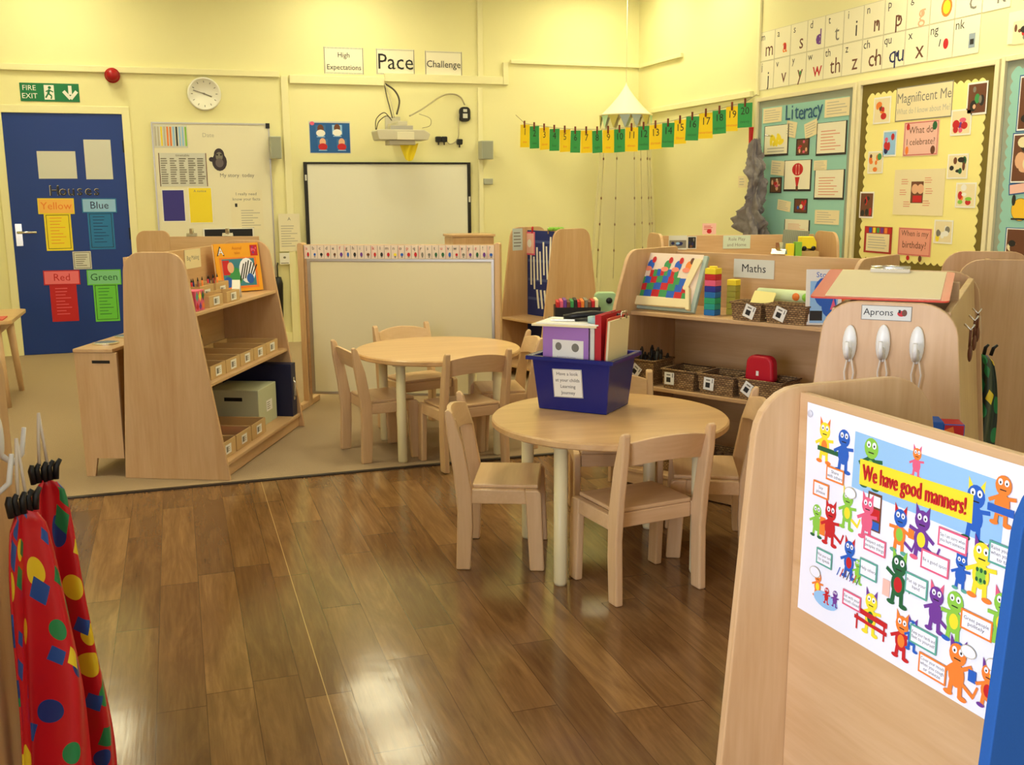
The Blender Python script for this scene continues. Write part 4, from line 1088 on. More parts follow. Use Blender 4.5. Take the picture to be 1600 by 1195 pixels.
# second shelf
xa, xb = bx_between((990, 594), (1030, 600), -.42)
t = basket('dark filled wicker basket of brushes at the left of the second Maths shelf', .115, .15, .11, GB_, True, -35, -.03); putE(t, xa+.045, -.34, .4605)
for k in range(9):
    b = MB(); r_ = random.Random(k); h_ = r_.uniform(.10, .15); l_ = r_.uniform(-.02, .02)
    b.tube([(0, 0, 0), (l_*.5, 0, h_*.6), (l_, 0, h_)], [.004, .006, .009], BLACK, 6); b.tube([(l_, 0, h_), (l_*1.1, 0, h_+.018)], [.009, .004], DARK, 6)
    o = b.build('paint_brush'); o.matrix_world = t.matrix_world @ Matrix.Translation((-.04+.04*(k % 3), -.04+.04*(k//3), .007))
    tag(o, 'black brush standing upright in the leftmost basket of the second Maths shelf', 'brush', 'black brushes in the wicker basket')
edges = [(1032, 604), (1088, 612), (1150, 622), (1224, 632)]
lbs = ('wicker basket with a white tag beside the brush basket, Maths unit', 'middle wicker basket with a white tag on the second Maths shelf', 'wicker basket holding the red pouch on the second Maths shelf')
for i in range(3):
    xa, xb = bx_between(edges[i], edges[i+1], -.42)
    t = basket(lbs[i], xb-xa-.034, .16, .085, GB_, True, (0, -4, -30)[i], (-.04, -.03, -.05)[i]); putE(t, (xa+xb)/2, -.34, .4605)
    contents('dark small pieces filling the %s' % lbs[i].split(' with')[0].split(' holding')[0] + (' beside the brushes', ' in the middle', ' under the red pouch')[i], 'small_parts', 'toys', t.matrix_world.copy(), xb-xa-.05, .13, .05, DARK, 26, i)
q = (xa+xb)/2-.03
t = thing('pouch', 'bright red rounded pouch standing in the basket under the Maths shelf', 'pouch'); putE(t, q, -.36, .53)
RP = mat('pouch_red', rgb(190, 16, 40), .45)
b = MB(); b.prism(rounded([(-.068, 0), (.068, 0), (.060, .115), (-.060, .115)], [.02, .02, .035, .035]), -.02, .03, RP, 'xz'); b.build('body', t, .012, 3)
s = Sheet(.012, .02, WHITE, .001); s.build('tag', t, M=Matrix.Translation((-.005, -.0212, .04)) @ MBACK)
# bottom shelf of the Maths unit
for i, (px, py) in enumerate(((1045, 725), (1135, 700), (1190, 712))):
    x = (.22, .52, .80)[i]
    t = basket('wicker basket on the bottom Maths shelf behind the near table, %s' % ('left', 'middle', 'right')[i], .24, .2, .10, GB_, False); putE(t, x, -.34, .0805)
    contents('dark toys heaped in the %s bottom Maths basket' % ('left', 'middle', 'right')[i], 'small_parts', 'toys', t.matrix_world.copy(), .22, .18, .09, (DARK, mat('mixed_brown', rgb(110, 84, 60), .7), DARK)[i], 30, i+9, .024)
# ------------------------------------------------------------------ chart and papers on unit C
MC = matb(uC)
def onC(px, py, y):
    n = MC.to_3x3() @ Vector((0, 1, 0)); return MC.inverted() @ on(px, py, MC @ Vector((0, y, 0)), n)
# which face of the divider looks at us
side = 1 if (MC.inverted() @ CAM).y > 0 else -1
ych = side*.0115
A, C = onC(822, 356, ych), onC(866, 520, ych)
chx0, chx1 = min(A.x, C.x), max(A.x, C.x)
chx0 = max(chx0, .03); chx1 = min(chx1, LC-.02)
cw = chx1-chx0
NVC = mat('chart_blue', rgb(34, 48, 120), .6)
s = Sheet(cw, .80, NVC, .003)
for k in range(5): s.rect(0, .32-.14*k, cw*.94, .02, mat('chart_pocket', rgb(70, 86, 150), .4))
rr = random.Random(5)
for k in range(7): s.rect(-cw*.36+cw*.12*k, .12-.05*(k % 2)+.02*k, cw*.06, .24, WHITE, rr.uniform(-.06, .06))
for k in range(4): s.rect(-cw*.10+cw*.14*k, -.10, cw*.07, .14, WHITE, .15)
flip = Matrix.Identity(4) if side < 0 else Matrix.Rotation(math.pi, 4, 'Z')
t = thing('pocket_chart', 'blue hanging pocket chart holding white word strips, on the tapered unit near the corner', 'chart')
t.matrix_world = MC @ Matrix.Translation(((chx0+chx1)/2, ych, .645)) @ flip
s.build('sheet', t, M=MBACK)
for k in (-1, 1):
    b = MB(); b.tube([(k*cw*.3, -.004, .38), (k*cw*.3, -.004, .42), (k*cw*.3, .0, .425)], .008, RED if k < 0 else CHROME, 8); b.build('peg', t)
for (px0, py0, px1, py1, m_, lb) in ((801, 356, 816, 392, mat('sheet_pale_blue', rgb(196, 206, 200), .7), 'pale blue sheet pinned at the left of the tapered unit'), (819, 356, 836, 395, LPINK, 'pink bordered sheet pinned beside the blue pocket chart')):
    if px0 > 817:
        a_, c_ = onC(px0, py0, ych+side*.006), onC(px1, py1, ych+side*.006)
        s = Sheet(abs(a_.x-c_.x), .17, m_); s.frame(s.w, s.h, .012, PINK); s.ell(0, 0, s.w*.2, .03, WHITE)
        o = s.build('notice'); o.matrix_world = MC @ Matrix.Translation(((a_.x+c_.x)/2, ych+side*.006, .95)) @ flip @ MBACK
    else:
        n = MC.to_3x3() @ Vector((1, 0, 0)); a_ = MC.inverted() @ on((px0+px1)/2, (py0+py1)/2, MC @ Vector((LC-.019, 0, 0)), n)
        s = Sheet(.09, .16, m_); s.lines(0, 0, .07, .12, 5, GINK)
        o = s.build('notice'); o.matrix_world = MC @ Matrix.Translation((LC-.0195, a_.y, a_.z)) @ Matrix.Rotation(rad(-90), 4, 'Z') @ MBACK
    tag(o, lb, 'notice')
b = MB()
for k in range(5): b.ball((.02*k-.04, .01*(k % 2), .012), (.02, .012, .014), LGRN)
q = MC @ Vector((LC*.35, 0, 1.05)); o = b.build('toy_caterpillar'); o.location = q; o.rotation_euler = (0, 0, rad(-20)); tag(o, 'lime green toy lying on top of the tapered unit', 'toy')
# small black trolley with books between the tapered unit and the Maths unit
tr = thing('trolley', 'small dark trolley with a black book tray left of the Maths unit', 'trolley', (onZ(908, 490, .58).x, onZ(908, 490, .58).y, .004), -18)
for z in (.12, .52):
    b = MB(); b.box(-.2, .2, -.16, .16, z, z+.02, BLACK); b.build('shelf', tr, .003)
for sx in (-1, 1):
    for sy in (-1, 1):
        b = MB(); b.tube([(sx*.18, sy*.14, .03), (sx*.18, sy*.14, .52)], .012, BLACK, 8); b.ball((sx*.18, sy*.14, .028), (.016, .022, .028), BLACK); b.build('leg', tr)
MTR = matb(tr)
bt = thing('book_tray', 'black open tray of thin books on the dark trolley', 'tray'); bt.matrix_world = MTR @ Matrix.Translation((-.03, -.04, .5405))
b = MB(); b.box(-.14, .14, -.1, .1, 0, .005, BLACK); b.box(-.14, .14, -.1, -.094, .005, .09, BLACK); b.box(-.14, .14, .094, .1, .005, .09, BLACK); b.box(-.14, -.134, -.094, .094, .005, .09, BLACK); b.box(.134, .14, -.094, .094, .005, .09, BLACK); b.build('body', bt)
s = Sheet(.06, .03, WHITE, .001); s.build('label', bt, M=Matrix.Translation((.06, -.101, .05)) @ MBACK)
pal = [RED, PINK, PUR, BROWN, GRN, INK, RED, ORG, GINK, BROWN, RED, CREAM]
for k in range(12):
    b = MB(); b.box(-.0095, .0095, -.085, .085, 0, .115+.006*(k % 3), pal[k]); o = b.build('thin_book'); o.matrix_world = MTR @ Matrix.Translation((-.150+.0215*k, -.04, .5465))
    tag(o, '%s thin book in the black tray, %s from its left end' % (('red', 'pink', 'purple', 'brown', 'green', 'black', 'crimson', 'orange', 'grey', 'dark brown', 'scarlet', 'cream')[k], ('first', 'second', 'third', 'fourth', 'fifth', 'sixth', 'seventh', 'eighth', 'ninth', 'tenth', 'eleventh', 'twelfth')[k]), 'book', 'thin books in the black tray')
gc = thing('green_case', 'pale green toy case with a dark handle standing behind the black book tray', 'case'); gc.matrix_world = MTR @ Matrix.Translation((.16, .10, .5405))
PGC = mat('case_green', rgb(160, 196, 150), .4)
b = MB(); b.prism(rounded([(-.07, 0), (.07, 0), (.07, .16), (-.07, .16)], .03), -.04, .04, PGC, 'xz'); b.build('shell', gc, .006)
b = MB(); b.ball((.02, -.045, .11), (.02, .012, .02), BLACK); b.build('handle', gc)

# ------------------------------------------------------------------ top of unit F
MF = matb(uF)
def putF(o, px, py, y=-.0155, rot=0):
    q = ontop(uF, px, py, y); o.matrix_world = MF @ Matrix.Translation((q.x, y, q.z)) @ MBACK @ Matrix.Rotation(rad(rot), 4, 'Z'); return q
s = Sheet(.12, .09, GREYW); pic(s, 8, 0, -.01, .11, .05, [GINK, NAVY, LBLUE, INK, GINK, WHITE]); o = s.build('photograph'); putF(o, 1059, 379); tag(o, 'grey photograph at the left of the rear shelf unit back', 'photograph')
s = Sheet(.06, .08, GREYW); pic(s, 9, 0, 0, .05, .07, [INK, BROWN, PUR, GINK, INK, NAVY]); o = s.build('photograph'); putF(o, 1081, 379); tag(o, 'dark photograph beside the grey one on the rear shelf unit', 'photograph')
s = Sheet(.18, .085, mat('label_mint', rgb(206, 220, 200), .7)); s.text('Role Play', 0, .018, .03, GINK); s.text('and Home', 0, -.018, .03, GINK); o = s.build('sign'); putF(o, 1151, 378); tag(o, 'pale mint sign on the back of the rear shelf unit', 'sign')
q = ontop(uF, 1108, 360, -.007)
s = Sheet(.09, .07, LPINK); s.lines(0, .008, .07, .03, 3, RED); s.ell(0, -.015, .016, .014, RED); o = s.build('card'); o.matrix_world = MF @ Matrix.Translation((q.x, -.008, 1.085)) @ MBACK; tag(o, 'small pink card standing on top of the rear shelf unit', 'card')
q = ontop(uF, 1242, 378, -.12)
s = Sheet(.17, .15, mat('mesh_grey', rgb(150, 156, 136), .8), .004)
for k in range(14): s.line(-.078+.012*k, .07, -.078+.012*k, -.07, .003, GINK)
o = s.build('grey_panel'); o.matrix_world = MF @ Matrix.Translation((q.x, -.12, 1.0)) @ MBACK @ Matrix.Rotation(rad(-4), 4, 'Z'); tag(o, 'grey ribbed panel leaning at the right of the rear shelf unit', 'panel')
q = ontop(uF, 1259, 384, -.2)
t = thing('toy_lorry', 'yellow toy truck at the right end of the rear shelf unit', 'toy'); t.matrix_world = MF @ Matrix.Translation((q.x, -.22, .7905))
b = MB(); b.box(-.06, .06, -.05, .05, 0, .16, KR); b.build('box_base', t, .003)
b = MB(); b.prism([(-.05, .175), (.05, .175), (.05, .215), (.03, .25), (-.05, .25)], -.03, .03, YEL, 'xz'); b.build('cab', t, .004)
b = MB()
for xx in (-.03, .03): b.tube([(xx, -.034, .177), (xx, .034, .177)], .015, BLACK, 12)
b.build('wheels', t)
for k, m_ in enumerate((YEL, LGRN)):
    q = ontop(uF, 1231+12*k, 393, -.25); b = MB(); b.box(-.02, .02, -.02, .02, 0, .21+.01*k, m_); o = b.build('tall_block'); o.matrix_world = MF @ Matrix.Translation((q.x, -.28, .7905)); tag(o, '%s block beside the yellow toy truck' % ('yellow', 'lime')[k], 'block')

# ------------------------------------------------------------------ back wall: signs and fittings
c, w_, h_ = spot((30, 129), (125, 159.5), 'b')
SG = mat('safety_green', rgb(16, 120, 66), .35)
s = Sheet(w_, h_, SG, .004)
s.text('FIRE', -w_*.345, h_*.22, h_*.40, WHITE, 0, 1.0); s.text('EXIT', -w_*.345, -h_*.22, h_*.40, WHITE, 0, 1.0)
s.rect(-.005, 0, w_*.17, h_*.8, WHITE)
s.ell(.0, h_*.26, .012, .012, SG); s.line(-.002, h_*.16, -.012, -h_*.05, .018, SG); s.line(-.012, -h_*.05, .012, -h_*.2, .012, SG); s.line(.012, -h_*.2, .006, -h_*.36, .01, SG); s.line(-.012, -h_*.05, -.034, -h_*.3, .012, SG); s.line(-.002, h_*.12, .026, h_*.02, .009, SG); s.line(-.004, h_*.12, -.03, h_*.04, .009, SG)
ax = w_*.345; s.rect(ax, h_*.14, .026, h_*.5, WHITE); s.line(ax, -h_*.34, ax-.05, h_*.08, .026, WHITE); s.line(ax, -h_*.34, ax+.05, h_*.08, .026, WHITE)
tag(hang(s, 'exit_sign', c, 'b', 0, .001), 'green fire exit sign with a white running figure and arrow over the blue door', 'sign')
p = onY(176, 119, YB)
t = thing('alarm_sounder', 'round red alarm on the wall right of the fire exit sign', 'alarm', (p.x, YB-.031, p.z))
RA = mat('alarm_red', rgb(170, 20, 28), .3)
b = MB(); MM = Matrix.Rotation(rad(90), 4, 'X'); b.lathe([(.001, -.001), (.058, -.001), (.06, .03), (.001, .03)], RA, 28, MM); b.build('base', t)
b = MB(); b.lathe([(.05, .0305), (.048, .06), (.034, .078), (.001, .082)], RA, 28, MM); b.build('dome', t)
p = onY(319, 147, YB)
t = thing('wall_clock', 'round white wall clock above the left whiteboard', 'clock', (p.x, YB-.001, p.z))
CW = mat('clock_white', rgb(240, 238, 224), .4)
b = MB(); b.lathe([(.001, 0), (.132, 0), (.138, .02), (.132, .036), (.122, .036), (.118, .024), (.001, .024)], CW, 48, MM); b.build('case', t)
s = Sheet(.2, .2, None, .0)
for k in range(12):
    a = math.pi*k/6; s.line(.092*math.sin(a), .092*math.cos(a), .108*math.sin(a), .108*math.cos(a), .006, GINK)
dl = s.build('dial', t, M=Matrix.Translation((0, -.0245, 0)) @ MBACK)
s = Sheet(.2, .2, None, .0); s.line(-.015, .006, .06, -.024, .010, GINK); s.build('hour_hand', dl, M=Matrix.Translation((0, 0, .0025)))
s = Sheet(.2, .2, None, .0); s.line(.02, -.006, -.088, .028, .007, GINK); s.ell(0, 0, .008, .008, GINK); s.build('minute_hand', dl, M=Matrix.Translation((0, 0, .004)))
# left whiteboard with its papers
a_, c_ = onY(238, 193, YB), onY(418, 192, YB)
lz = .55; cw_ = c_.x-a_.x; ch_ = a_.z-lz
t = thing('wall_whiteboard', 'large wall whiteboard covered with notices, right of the blue door', 'whiteboard', ((a_.x+c_.x)/2, YB-.0005, (a_.z+lz)/2))
b = MB(); b.box(-cw_/2, cw_/2, -.016, 0, -ch_/2, ch_/2, mat('notice_board_white', rgb(236, 230, 200), .35)); b.build('panel', t)
b = MB()
for (xa, xb, za, zb) in ((-cw_/2-.012, -cw_/2, -ch_/2, ch_/2), (cw_/2, cw_/2+.012, -ch_/2, ch_/2), (-cw_/2-.012, cw_/2+.012, ch_/2, ch_/2+.012), (-cw_/2-.012, cw_/2+.012, -ch_/2-.012, -ch_/2)): b.box(xa, xb, -.022, 0, za, zb, ALU)
fr_ = b.build('frame', t)
b = MB(); b.box(cw_/2-.02, cw_/2+.014, -.024, -.0225, ch_/2-.03, ch_/2+.014, BLACK); b.build('corner_clip', fr_)
WB = .0175
s0 = spot((239, 195), (294, 231), 'b'); s = Sheet(s0[1], s0[2], GREYW)
for k, m_ in enumerate((LINK_, LINK_, YEL, LINK_, ORG, ORG, LBLUE, INK, LBLUE, LBLUE, LGRN)): s.rect(-s.w*.45+s.w*.09*k, 0, s.w*.05, s.h*.85, m_)
tag(hang(s, 'colour_chart', s0[0], 'b', 0, WB), 'grey chart of upright colour bands, top left of the left whiteboard', 'chart')
s0 = spot((247, 239), (325, 291), 'b'); s = Sheet(s0[1], s0[2], GREYW)
for k in range(5): s.lines(-s.w*.38+s.w*.19*k, -.01, s.w*.16, s.h*.8, 12, GINK, .5, k)
s.text('timetable', 0, s.h*.43, .03, GINK); s.rect(-s.w*.49, 0, .006, s.h, BROWN); s.rect(s.w*.49, 0, .006, s.h, BROWN)
tag(hang(s, 'timetable', s0[0], 'b', 0, WB), 'closely printed grey sheet on the left whiteboard above the blue and yellow papers', 'notice')
s0 = spot((252, 296), (291, 346), 'b'); s = Sheet(s0[1], s0[2], WHITE); s.rect(0, 0, s.w*.93, s.h*.95, mat('paper_indigo', rgb(58, 52, 140), .6)); tag(hang(s, 'notice', s0[0], 'b', 0, WB), 'plain indigo paper on the left whiteboard', 'notice')
s0 = spot((293, 293), (334, 348), 'b'); s = Sheet(s0[1], s0[2], WHITE); s.rect(0, 0, s.w*.93, s.h*.97, YEL); s.text('A notice', 0, s.h*.4, .03, GINK); tag(hang(s, 'notice', s0[0], 'b', 0, WB), 'bright yellow paper on the left whiteboard', 'notice')
s0 = spot((327, 231), (358, 267), 'b'); s = Sheet(s0[1], s0[2], None, .001); FUR = mat('fur_grey', rgb(66, 58, 66), .8)
s.ell(0, -.02, s.w*.40, s.h*.40, FUR); s.ell(.0, s.h*.2, s.w*.28, s.h*.28, FUR); s.ell(-s.w*.42, -.0, .022, .02, FUR); s.ell(0, s.h*.12, s.w*.19, s.h*.2, GINK); s.ell(0, -s.h*.15, s.w*.22, s.h*.2, mat('fur_mid', rgb(110, 100, 104), .8))
for k in (-1, 1): s.ell(k*.016, s.h*.2, .008, .008, INK)
tag(hang(s, 'ape_picture', s0[0], 'b', 0, WB), 'dark cut out of a seated ape on the left whiteboard', 'picture')
for (tl, br, txt, sz, lb) in (((336, 268), (404, 280), 'My story  today', .045, 'grey handwriting on the left whiteboard under the ape picture'), ((312, 203), (338, 220), 'Date', .05, 'faint handwriting near the top of the left whiteboard')):
    s0 = spot(tl, br, 'b'); s = Sheet(s0[1], s0[2], None, 0.0); s.text(txt, 0, 0, sz, GINK if sz < .05 else LINK_)
    tag(hang(s, 'handwriting', s0[0], 'b', 0, WB), lb, 'writing')
s0 = spot((359, 297), (412, 358), 'b'); s = Sheet(s0[1], s0[2], mat('paper_ivory', rgb(236, 228, 196), .7)); s.text('I really need', 0, s.h*.40, .036, GINK); s.text('know your facts', 0, s.h*.27, .036, GINK); s.rect(-s.w*.33, s.h*.12, .02, .03, INK); s.lines(.03, -.08, s.w*.6, s.h*.5, 8, LINK_)
tag(hang(s, 'notice', s0[0], 'b', 0, WB), 'ivory notice with grey heading at the lower right of the left whiteboard', 'notice')
s0 = spot((317, 357), (397, 378), 'b'); s = Sheet(s0[1], s0[2]+.1, WHITE, .012); s.rect(0, .0, s.w*.95, s.h*.93, BLACK)
tag(hang(s, 'display_screen', s0[0]+Vector((0, 0, -.05)), 'b', 0, WB), 'black screen with a white rim low on the left whiteboard', 'screen')
# speakers
SP = mat('speaker_grey', rgb(176, 178, 158), .5)
for (tl, br, lb) in (((421, 213), (440, 248), 'small grey wall speaker left of the interactive whiteboard'), ((750, 220), (769, 249), 'small grey wall speaker right of the interactive whiteboard')):
    c, w_, h_ = spot(tl, br, 'b', .1); t = thing('wall_speaker', lb, 'speaker', (c.x, YB-.03, c.z-h_/2), 0, 'grey wall speakers')
    b = MB(); b.box(-w_/2, w_/2, -.115, -.0005, 0, h_, SP); b.build('cabinet', t, .006)
    b = MB(); b.box(-.02, .02, .0, .0295, h_*.4, h_*.6, SP); b.build('bracket', t)
    b = MB(); b.box(-w_/2+.008, w_/2-.008, -.1175, -.1155, .008, h_-.008, mat('speaker_cloth', rgb(156, 160, 142), .9)); b.build('grille', t)
c, w_, h_ = spot((755, 279), (769, 288), 'b'); b = MB(); b.box(-w_/2, w_/2, -.03, 0, -h_/2, h_/2, SP); o = b.build('wall_socket', None, .003); o.location = c; tag(o, 'small grey box on the wall under the right speaker', 'socket')
s0 = spot((434, 334), (470, 392), 'b'); s = Sheet(s0[1], s0[2], mat('paper_ivory', rgb(236, 228, 196), .7)); s.text('A', .0, s.h*.36, .04, GINK); s.lines(0, -.03, s.w*.8, s.h*.6, 9, LINK_); tag(hang(s, 'notice', s0[0], 'b', 0, .026), 'ivory notice on the wall left of the interactive whiteboard', 'notice')
s0 = spot((436, 395), (452, 412), 'b'); s = Sheet(s0[1], s0[2], WHITE, .02); s.rect(0, -s.h*.4, s.w*.8, .008, GINK); s.ell(0, .01, .012, .01, GINK); tag(hang(s, 'light_switch', s0[0], 'b', 0, .026), 'white switch plate low on the wall behind the divider post', 'switch')
p = onY(433, 432, YB)
t = thing('umbrella', 'black rolled umbrella hanging on the back wall left of the framed divider', 'umbrella', (p.x, YB-.06, p.z))
b = MB(); b.tube([(0, 0, 0), (0, 0, -.06), (0, 0, -.36)], [.03, .045, .034], BLACK, 10); b.build('canopy', t); b = MB(); b.tube([(0, 0, -.36), (0, 0, -.42)], .018, GREYW, 8); b.tube([(0, 0, .0), (0, 0, .1), (.01, .05, .12)], .006, BLACK, 6); b.build('handle', t)
# poster of four pictures
s0 = spot((482, 189), (548.5, 240), 'b'); s = Sheet(s0[1], s0[2], GREYW); s.rect(0, -.004, s.w*.97, s.h*.93, mat('poster_royal', rgb(30, 92, 160), .5))
for k, (x, y) in enumerate(((-.22, .22), (.18, .24), (-.18, -.2), (.28, -.2))):
    s.rect(s.w*x, s.h*y, s.w*.24, s.h*.3, LBLUE if k == 1 else mat('poster_royal2', rgb(60, 110, 170), .5)); s.ell(s.w*x, s.h*(y+.05), .028, .036, BROWN if k < 2 else SKIN); s.ell(s.w*x, s.h*(y-.09), .04, .03, RED if k > 1 else WHITE)
    s.rect(s.w*x, s.h*(y-.2), s.w*.2, .008, LBLUE)
s.ell(-s.w*.42, s.h*.43, .02, .016, PINK)
tag(hang(s, 'poster', s0[0], 'b', 0, .001), 'blue poster with four small pictures above the interactive whiteboard', 'poster')
# interactive whiteboard
a_, c_ = onY(474, 253, YB-.05), onY(735, 256, YB-.05)
bw = c_.x-a_.x; bh = 1.16
t = thing('interactive_whiteboard', 'black framed interactive whiteboard in the middle of the back wall', 'whiteboard', ((a_.x+c_.x)/2, YB, a_.z-bh))
FRB = mat('board_frame_black', rgb(34, 30, 26), .4)
b = MB(); b.box(-bw/2+.031, bw/2-.031, -.045, -.026, .031, bh-.019, mat('board_white', rgb(236, 234, 216), .3)); b.build('writing_surface', t)
b = MB()
for (xa, xb, za, zb) in ((-bw/2, -bw/2+.03, 0, bh), (bw/2-.03, bw/2, 0, bh), (-bw/2+.0305, bw/2-.0305, bh-.018, bh), (-bw/2+.0305, bw/2-.0305, 0, .03)): b.box(xa, xb, -.055, -.026, za, zb, FRB)
fr_ = b.build('frame', t, .002)
for (sx, zz) in ((-1, bh-.16), (1, bh-.36)):
    b = MB(); b.box(sx*(bw/2-.015)-.008, sx*(bw/2-.015)+.008, -.058, -.0555, zz, zz+.05, GREYW); b.build('button_strip', fr_)
# word signs
for (tl, br, txt, sz, lb) in (((505, 72.5), (568.5, 117), ('High', 'Expectations'), .062, 'white sign reading High Expectations, left of three above the projector'), ((587, 75.5), (648, 118), ('Pace',), .19, 'white sign reading Pace above the projector'), ((663.5, 79), (722, 121), ('Challenge',), .085, 'white sign reading Challenge, right of three above the projector')):
    s0 = spot(tl, br, 'b'); s = Sheet(s0[1], s0[2], mat('paper_lamp', rgb(246, 240, 214), .7)); n = 26
    for k in range(n):
        for yy in (-1, 1): s.rect(-s.w/2+(k+.5)*s.w/n, yy*s.h*.46, s.w/n*.35, s.h*.05, GINK)
    for xx in (-1, 1): s.rect(xx*s.w*.485, 0, .006, s.h*.98, GINK)
    for i, tx in enumerate(txt): s.text(tx, 0, (s.h*.20-i*s.h*.45) if len(txt) > 1 else -.005, sz, INK, 0, .95)
    tag(hang(s, 'word_sign', s0[0], 'b', 0, .001), lb, 'sign')
# projector on its arm
Yp = YB-.38
pc = onY(626, 213, Yp)
t = thing('projector', 'short throw projector with trailing cables on a wall arm above the interactive whiteboard', 'projector', (pc.x, Yp, pc.z))
PG_ = mat('projector_grey', rgb(206, 200, 176), .45)
b = MB(); b.prism(rounded([(-.215, -.035), (.215, -.035), (.235, .02), (.18, .05), (-.235, .05)], .014), -.13, .13, PG_, 'xz'); pb_ = b.build('body', t, .006)
b = MB(); b.box(-.06, .09, -.139, -.1305, -.035, .03, mat('lens_panel', rgb(234, 228, 200), .3)); b.build('lens_panel', pb_, .003)
b = MB(); b.box(-.12, .11, -.09, .09, -.075, -.036, PG_); b.build('lower_box', t, .004)
b = MB(); b.box(-.035, .05, -.06, .379, .0905, .125, PG_); b.box(-.06, .08, .36, .3795, .02, .19, PG_); b.box(-.10, .10, -.06, .06, .0505, .09, ALU); b.build('wall_arm', t, .004)
DK = mat('cable_dark', rgb(70, 62, 48), .6); LC_ = mat('cable_pale', rgb(186, 176, 140), .6)
def wp(px, py, y): q = onY(px, py, y); return (q.x-pc.x, q.y-Yp, q.z-pc.z)
for pts, r_, m_ in ((((601, 131), (608, 148), (612, 165), (616, 183)), .006, LC_), (((602, 131), (617, 142), (624, 158), (620, 178)), .008, DK), (((601, 132), (604, 150), (609, 168), (613, 184)), .005, DK), (((587, 202), (588, 186), (600, 176), (610, 185)), .004, DK), (((588, 203), (592, 190), (604, 181), (612, 188)), .004, DK), (((660, 200), (672, 196), (672, 185), (655, 178)), .003, LC_)):
    b = MB(); b.tube(smooth([wp(px, py, YB-.03-.30*min(1, i/3+.0)) for i, (px, py) in enumerate(pts)]), r_, m_, 8); b.build('cable', t)
b = MB(); b.tube(smooth([wp(640, 181, Yp+.05), wp(660, 170, Yp+.15), wp(690, 150, YB-.06), (wp(708, 147, YB-.02)), wp(720, 152, YB-.02), wp(726, 164, YB-.02)]), .007, LC_, 8); b.build('cable', t)
p = onY(725, 178, YB); ad = thing('power_adaptor', 'black power adaptor hanging by its lead, right of the projector', 'adaptor', (p.x, YB-.021, p.z))
b = MB(); b.prism(rounded([(-.05, -.07), (.05, -.07), (.05, .06), (-.05, .06)], .035), -.02, .02, BLACK, 'xz'); b.build('case', ad, .004)
b = MB(); b.box(-.022, .022, -.0215, -.0205, -.04, .0, GREYW); b.box(-.018, .018, -.0215, -.0205, .015, .04, GREYW); b.build('label', ad)
b = MB(); b.tube(smooth([(-.05, .0, -.0), (-.06, 0, -.10), (-.062, .0, -.20), (-.09, 0, -.25), (-.15, 0, -.27), (-.19, 0, -.22)]), .005, LC_, 6); b.build('lead', ad)
for k, (px, py) in enumerate(((684, 217), (693, 217), (717, 221))):
    p = onY(px, py, YB); t = thing('plug', 'black plug in the wall under the adaptor, %s from the left' % ('first', 'second', 'third')[k], 'plug', (p.x, YB-.002, p.z), 0, 'black plugs by the projector')
    b = MB(); b.prism(rounded([(-.025, -.03), (.025, -.03), (.028, .02), (-.028, .02)], .01), -.04, 0, BLACK, 'xz'); b.build('body', t, .006)
    b = MB(); b.tube([(0, -.02, -.03), (0, -.02, -.055)], .006, BLACK, 6); b.build('lead', t)
p = onY(637, 224, Yp)
b = MB(); YC_ = mat('bunting_yellow', rgb(240, 216, 40), .7)
b.grid(lambda u, v: Vector(((u-.5)*.17*(1-.62*v), .012*math.sin(u*9+v*3), -.14*v-.012*math.sin(u*math.pi))), 12, 8, YC_)
o = b.build('yellow_cloth'); o.location = (p.x, Yp-.05, p.z); tag(o, 'bright yellow pointed cloth hanging under the projector', 'cloth')
# ------------------------------------------------------------------ things on the blue door
for (tl, br, lb) in (((57, 236), (121, 279), 'blank white landscape sheet on the blue door'), ((130, 218), (177, 280), 'blank white upright sheet on the blue door')):
    s0 = spot(tl, br, 'b'); s = Sheet(s0[1], s0[2], GREYW); tag(hang(s, 'blank_sheet', s0[0], 'b', 0, .001), lb, 'paper')
for k, ch in enumerate('Houses'):
    p = onY(85+13.2*k, 298+(.5 if k < 3 else 0), YB); s = Sheet(.06, .08, None, .002); s.text(ch, 0.0, 0, .122, CREAM); s.text(ch, .002, -.002, .118, INK); s.text(ch, -.001, .001, .092, mat('cut_letter_fill', rgb(60, 60, 80), .6))
    tag(hang(s, 'cutout_letter', p, 'b', 0, .001), '%s letter %s of the word Houses cut out on the blue door' % (('first', 'second', 'third', 'fourth', 'fifth', 'sixth')[k], ch), 'letter', 'Houses letters')
for (x0_, y0_, x1_, y1_, hd_, m1, m2, mt) in ((58, 310, 117, 334, 'Yellow', mat('head_yellow', rgb(248, 190, 90), .6), YEL, ORG), (127, 310, 183, 332, 'Blue', LBLUE, mat('sheet_blue', rgb(40, 120, 180), .6), NAVY), (67, 423, 126, 444, 'Red', mat('head_red', rgb(240, 120, 130), .6), RED, RED), (135, 422, 190, 444, 'Green', mat('head_green', rgb(130, 206, 150), .6), mat('sheet_green', rgb(110, 208, 70), .6), DGRN)):
    s0 = spot((x0_, y0_), (x1_, y1_), 'b'); s = Sheet(s0[1], s0[2], m1); s.frame(s.w, s.h, .008, m2); s.text(hd_, 0, 0, .085, mt)
    tag(hang(s, 'house_heading', s0[0], 'b', rad(-.5), .0035), 'heading strip reading %s on the blue door' % hd_, 'sign')
    dx = 10 if hd_ != 'Blue' else 9
    s0 = spot((x0_+dx, y1_-1), (x1_-2, y1_+57), 'b'); s = Sheet(s0[1], s0[2], m2); s.frame(s.w*.86, s.h*.9, .004, INK if hd_ != 'Red' else RED); s.lines(0, .01, s.w*.6, s.h*.75, 9, mt if hd_ != 'Red' else m1, .18)
    tag(hang(s, 'house_list', s0[0], 'b', 0, .001), '%s list of names under the %s heading on the blue door' % (hd_.lower(), hd_), 'list')
